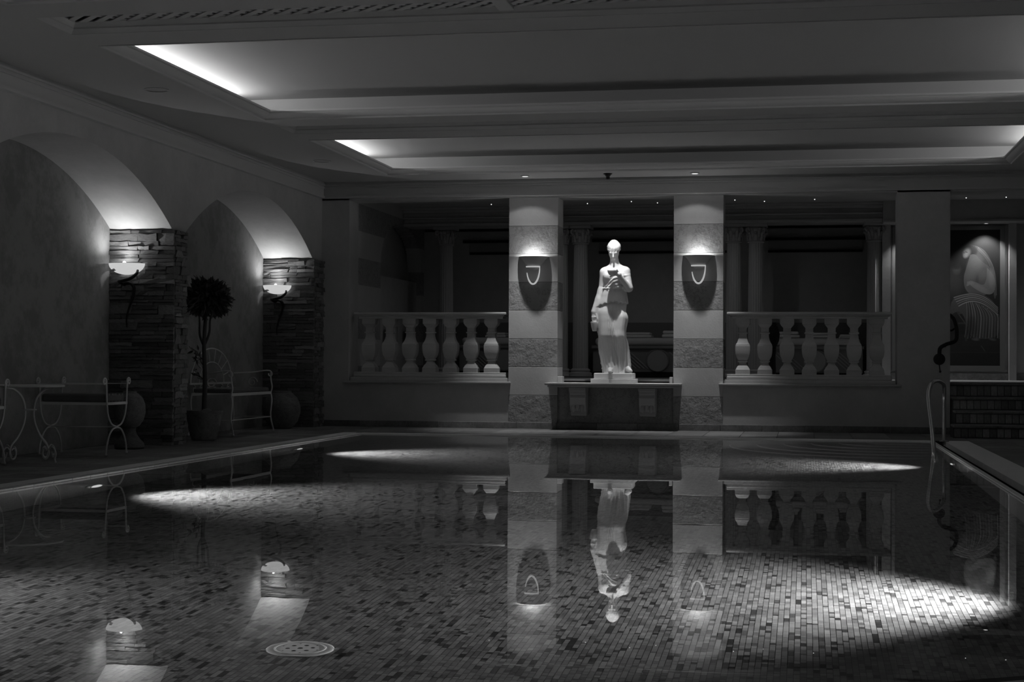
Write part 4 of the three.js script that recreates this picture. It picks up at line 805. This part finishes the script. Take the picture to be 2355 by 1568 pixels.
// mural between two pilasters, lit by two downlights
{
  const zc = ZC, x0 = 1.16, x1 = 2.55, y0 = .71, y1 = 2.62;
  struct(obj('wall_mural', boxG(1.0, XR, UF, 2.95, zc - .3, zc - .02), M.wall), 'wall at the head of the stairs that carries the mural', 'wall');
  struct(obj('trim_9', [boxG(1.0, XR, 2.665, 2.93, zc - .02, zc + .4), rboxG(1.0, XR, 2.645, 2.672, zc - .02, zc + .43, .006)], M.wall), 'plaster soffit above the mural', 'soffit');
  for (const [a, b, l] of [[1.0, 1.11, 'beside the bright-edged column'], [2.62, 2.71, 'on the far side of the mural from the column']]) struct(obj('trim_pilaster', boxG(a, b, UF, 2.645, zc - .02, zc + .1), M.wall), `pale narrow pilaster ${l}`, 'pilaster');
  struct(obj('baseboard_mural', boxG(1.1, XR, UF, UF + .09, zc - .02, zc + .02), M.deck[2]), 'stone skirting under the mural', 'skirting');
  const mu = group('mural', (x0 + x1) / 2, y0, zc - .02); tag(mu, 'tall framed painting of a seated draped figure at the head of the stairs', 'painting');
  obj('frame', [boxG(-.72, -.66, 0, 1.91, 0, .04), boxG(.66, .72, 0, 1.91, 0, .04), boxG(-.66, .66, 0, .07, 0, .04), boxG(-.66, .66, 1.86, 1.91, 0, .04)], M.darkWood, mu);
  const cv = document.createElement('canvas'); cv.width = 660; cv.height = 895; const c = cv.getContext('2d');
  c.fillStyle = '#242424'; c.fillRect(0, 0, 660, 895);
  const soft = (x, y, rx, ry, turn, v, al = 1) => { c.save(); c.translate(x, y); c.rotate(turn); c.scale(rx, ry); const g = c.createRadialGradient(0, 0, 0, 0, 0, 1); g.addColorStop(0, `rgba(${v},${v},${v},${al})`); g.addColorStop(.55, `rgba(${v},${v},${v},${al * .75})`); g.addColorStop(1, `rgba(${v},${v},${v},0)`); c.fillStyle = g; c.beginPath(); c.arc(0, 0, 1, 0, 7); c.fill(); c.restore(); };
  const path = (pts, f, w) => { c.beginPath(); c.moveTo(...pts[0]); for (let i = 1; i < pts.length - 1; i++) { const [p, q] = pts[i], [d, e] = pts[i + 1]; c.quadraticCurveTo(p, q, (p + d) / 2, (q + e) / 2); } c.lineTo(...pts[pts.length - 1]); c.lineCap = 'round'; if (w) { c.lineWidth = w; c.strokeStyle = f; c.stroke(); } else { c.closePath(); c.fillStyle = f; c.fill(); } };
  soft(330, 200, 420, 330, 0, 58, .5); c.fillStyle = '#2f2f2f'; c.fillRect(0, 690, 660, 130); c.fillStyle = '#282828'; c.fillRect(0, 812, 660, 83); c.fillStyle = '#3a3a3a'; c.fillRect(0, 806, 660, 6);
  // stool, footrest and staff
  path([[392, 520], [485, 512], [490, 548], [395, 556]], '#565656'); c.fillStyle = '#484848'; c.fillRect(438, 552, 15, 190); c.fillRect(392, 610, 55, 11); path([[350, 490], [470, 660], [565, 800]], '#505050', 6); path([[352, 488], [470, 656], [563, 797]], '#686868', 2);
  path([[420, 735], [640, 720], [660, 740], [660, 760], [420, 765]], '#343434');
  // a dim second figure
  soft(385, 262, 34, 44, .1, 96, .8); soft(376, 240, 40, 24, .1, 40, .9); soft(372, 370, 70, 100, .2, 66, .9); soft(350, 500, 70, 110, 0, 52, .8);
  // veil, hair, head bent down
  path([[470, 95], [545, 110], [600, 190], [636, 290], [640, 430], [622, 470], [612, 330], [570, 235], [500, 170]], '#5a5a5a'); for (let k = 0; k < 6; k++) path([[480 + k * 8, 102 + k * 3], [560 + k * 6, 165 + k * 4], [606 + k * 4, 270], [622 + k * 3, 430]], k % 2 ? '#7c7c7c' : '#474747', 4);
  soft(462, 122, 58, 46, .3, 34, 1); soft(488, 140, 34, 40, .2, 44, .9); soft(448, 152, 32, 42, .35, 150, 1); soft(440, 168, 18, 24, .3, 168, .9); soft(446, 146, 12, 4, .3, 70, .9); soft(432, 150, 8, 4, .3, 70, .8); path([[437, 150], [429, 168], [437, 172]], '#8a8a8a', 3); path([[433, 182], [441, 184], [448, 181]], '#6a6a6a', 3);
  // neck, shoulders, torso
  path([[470, 165], [500, 150], [540, 210], [600, 245], [618, 320], [600, 420], [510, 445], [440, 405], [425, 320], [448, 240]], '#6e6e6e');
  soft(500, 230, 60, 80, .4, 140, .85); soft(470, 300, 44, 46, 0, 132, .8); soft(545, 300, 42, 44, 0, 126, .75); soft(500, 380, 70, 60, 0, 104, .8); soft(515, 335, 14, 50, .1, 84, .5);
  // arm folded across
  path([[578, 250], [628, 300], [632, 390], [606, 432], [540, 415], [468, 366], [462, 338], [500, 340], [558, 372], [574, 320]], '#8c8c8c'); soft(606, 320, 26, 76, 0, 168, .8); soft(540, 388, 70, 22, .5, 160, .8); soft(478, 350, 24, 18, .2, 158, .9); for (let k = 0; k < 4; k++) path([[470 - k * 2, 342 + k * 7], [452 - k, 344 + k * 8]], '#a0a0a0', 5);
  // drapery over the knees
  path([[372, 440], [470, 408], [560, 425], [640, 490], [655, 640], [646, 705], [560, 722], [470, 712], [446, 600], [404, 525], [336, 570], [350, 480]], '#5c5c5c');
  for (let k = 0; k < 24; k++) { const x = 440 + k * 9, v = [150, 70, 122, 58, 168, 84][k % 6]; path([[446 + k * 6, 452 + k * 3], [x + 12, 540], [x + 8, 640], [x - 4 + k * .5, 708 + (k % 3) * 4]], `rgb(${v},${v},${v})`, 3 + (k % 4)); }
  for (let k = 0; k < 9; k++) { const v = [176, 92, 150, 76][k % 4]; path([[366 + k * 4, 446 + k * 7], [460, 414 + k * 6], [560, 436 + k * 6], [646, 512 + k * 6]], `rgb(${v},${v},${v})`, 4 + (k % 3)); }
  soft(600, 560, 50, 110, -.1, 120, .35); soft(480, 640, 40, 90, 0, 30, .45);
  soft(505, 722, 34, 12, .1, 128, .9); soft(612, 722, 32, 11, .2, 120, .9);
  for (let i = 0; i < 2600; i++) { c.fillStyle = rnd() < .5 ? 'rgba(255,255,255,.025)' : 'rgba(0,0,0,.07)'; c.fillRect(rnd() * 660, rnd() * 895, rr(2, 12), rr(1, 3)); }
  const ct = new THREE.CanvasTexture(cv); ct.colorSpace = THREE.SRGBColorSpace;
  const g = new THREE.BoxGeometry(1.32, 1.79, .012).translate(0, .965, .012), cm = new THREE.MeshStandardMaterial({ map: ct, color: grey(.6), roughness: .8 }); raw('canvas', g, cm, mu);
  for (const [x, l] of [[1.42, 'hidden end of the mural'], [2.32, 'veiled head in the mural']]) {
    const d = group('mural_downlight', x, 2.645, zc + .16); tag(d, `small lit downlight above the ${l}`, 'light');
    raw('ring', latheG([[.028, 0], [.042, 0], [.042, -.006], [.03, -.008]], 24), M.trim, d); raw('lamp_face', new THREE.CylinderGeometry(.03, .03, .004, 20).translate(0, -.003, 0), glow(1.6), d);
    spot(x, 2.625, zc + .16, x, 0, zc + .16, .9, .35, LIGHT.mural);
  }
}
renderer.render(scene, camera);
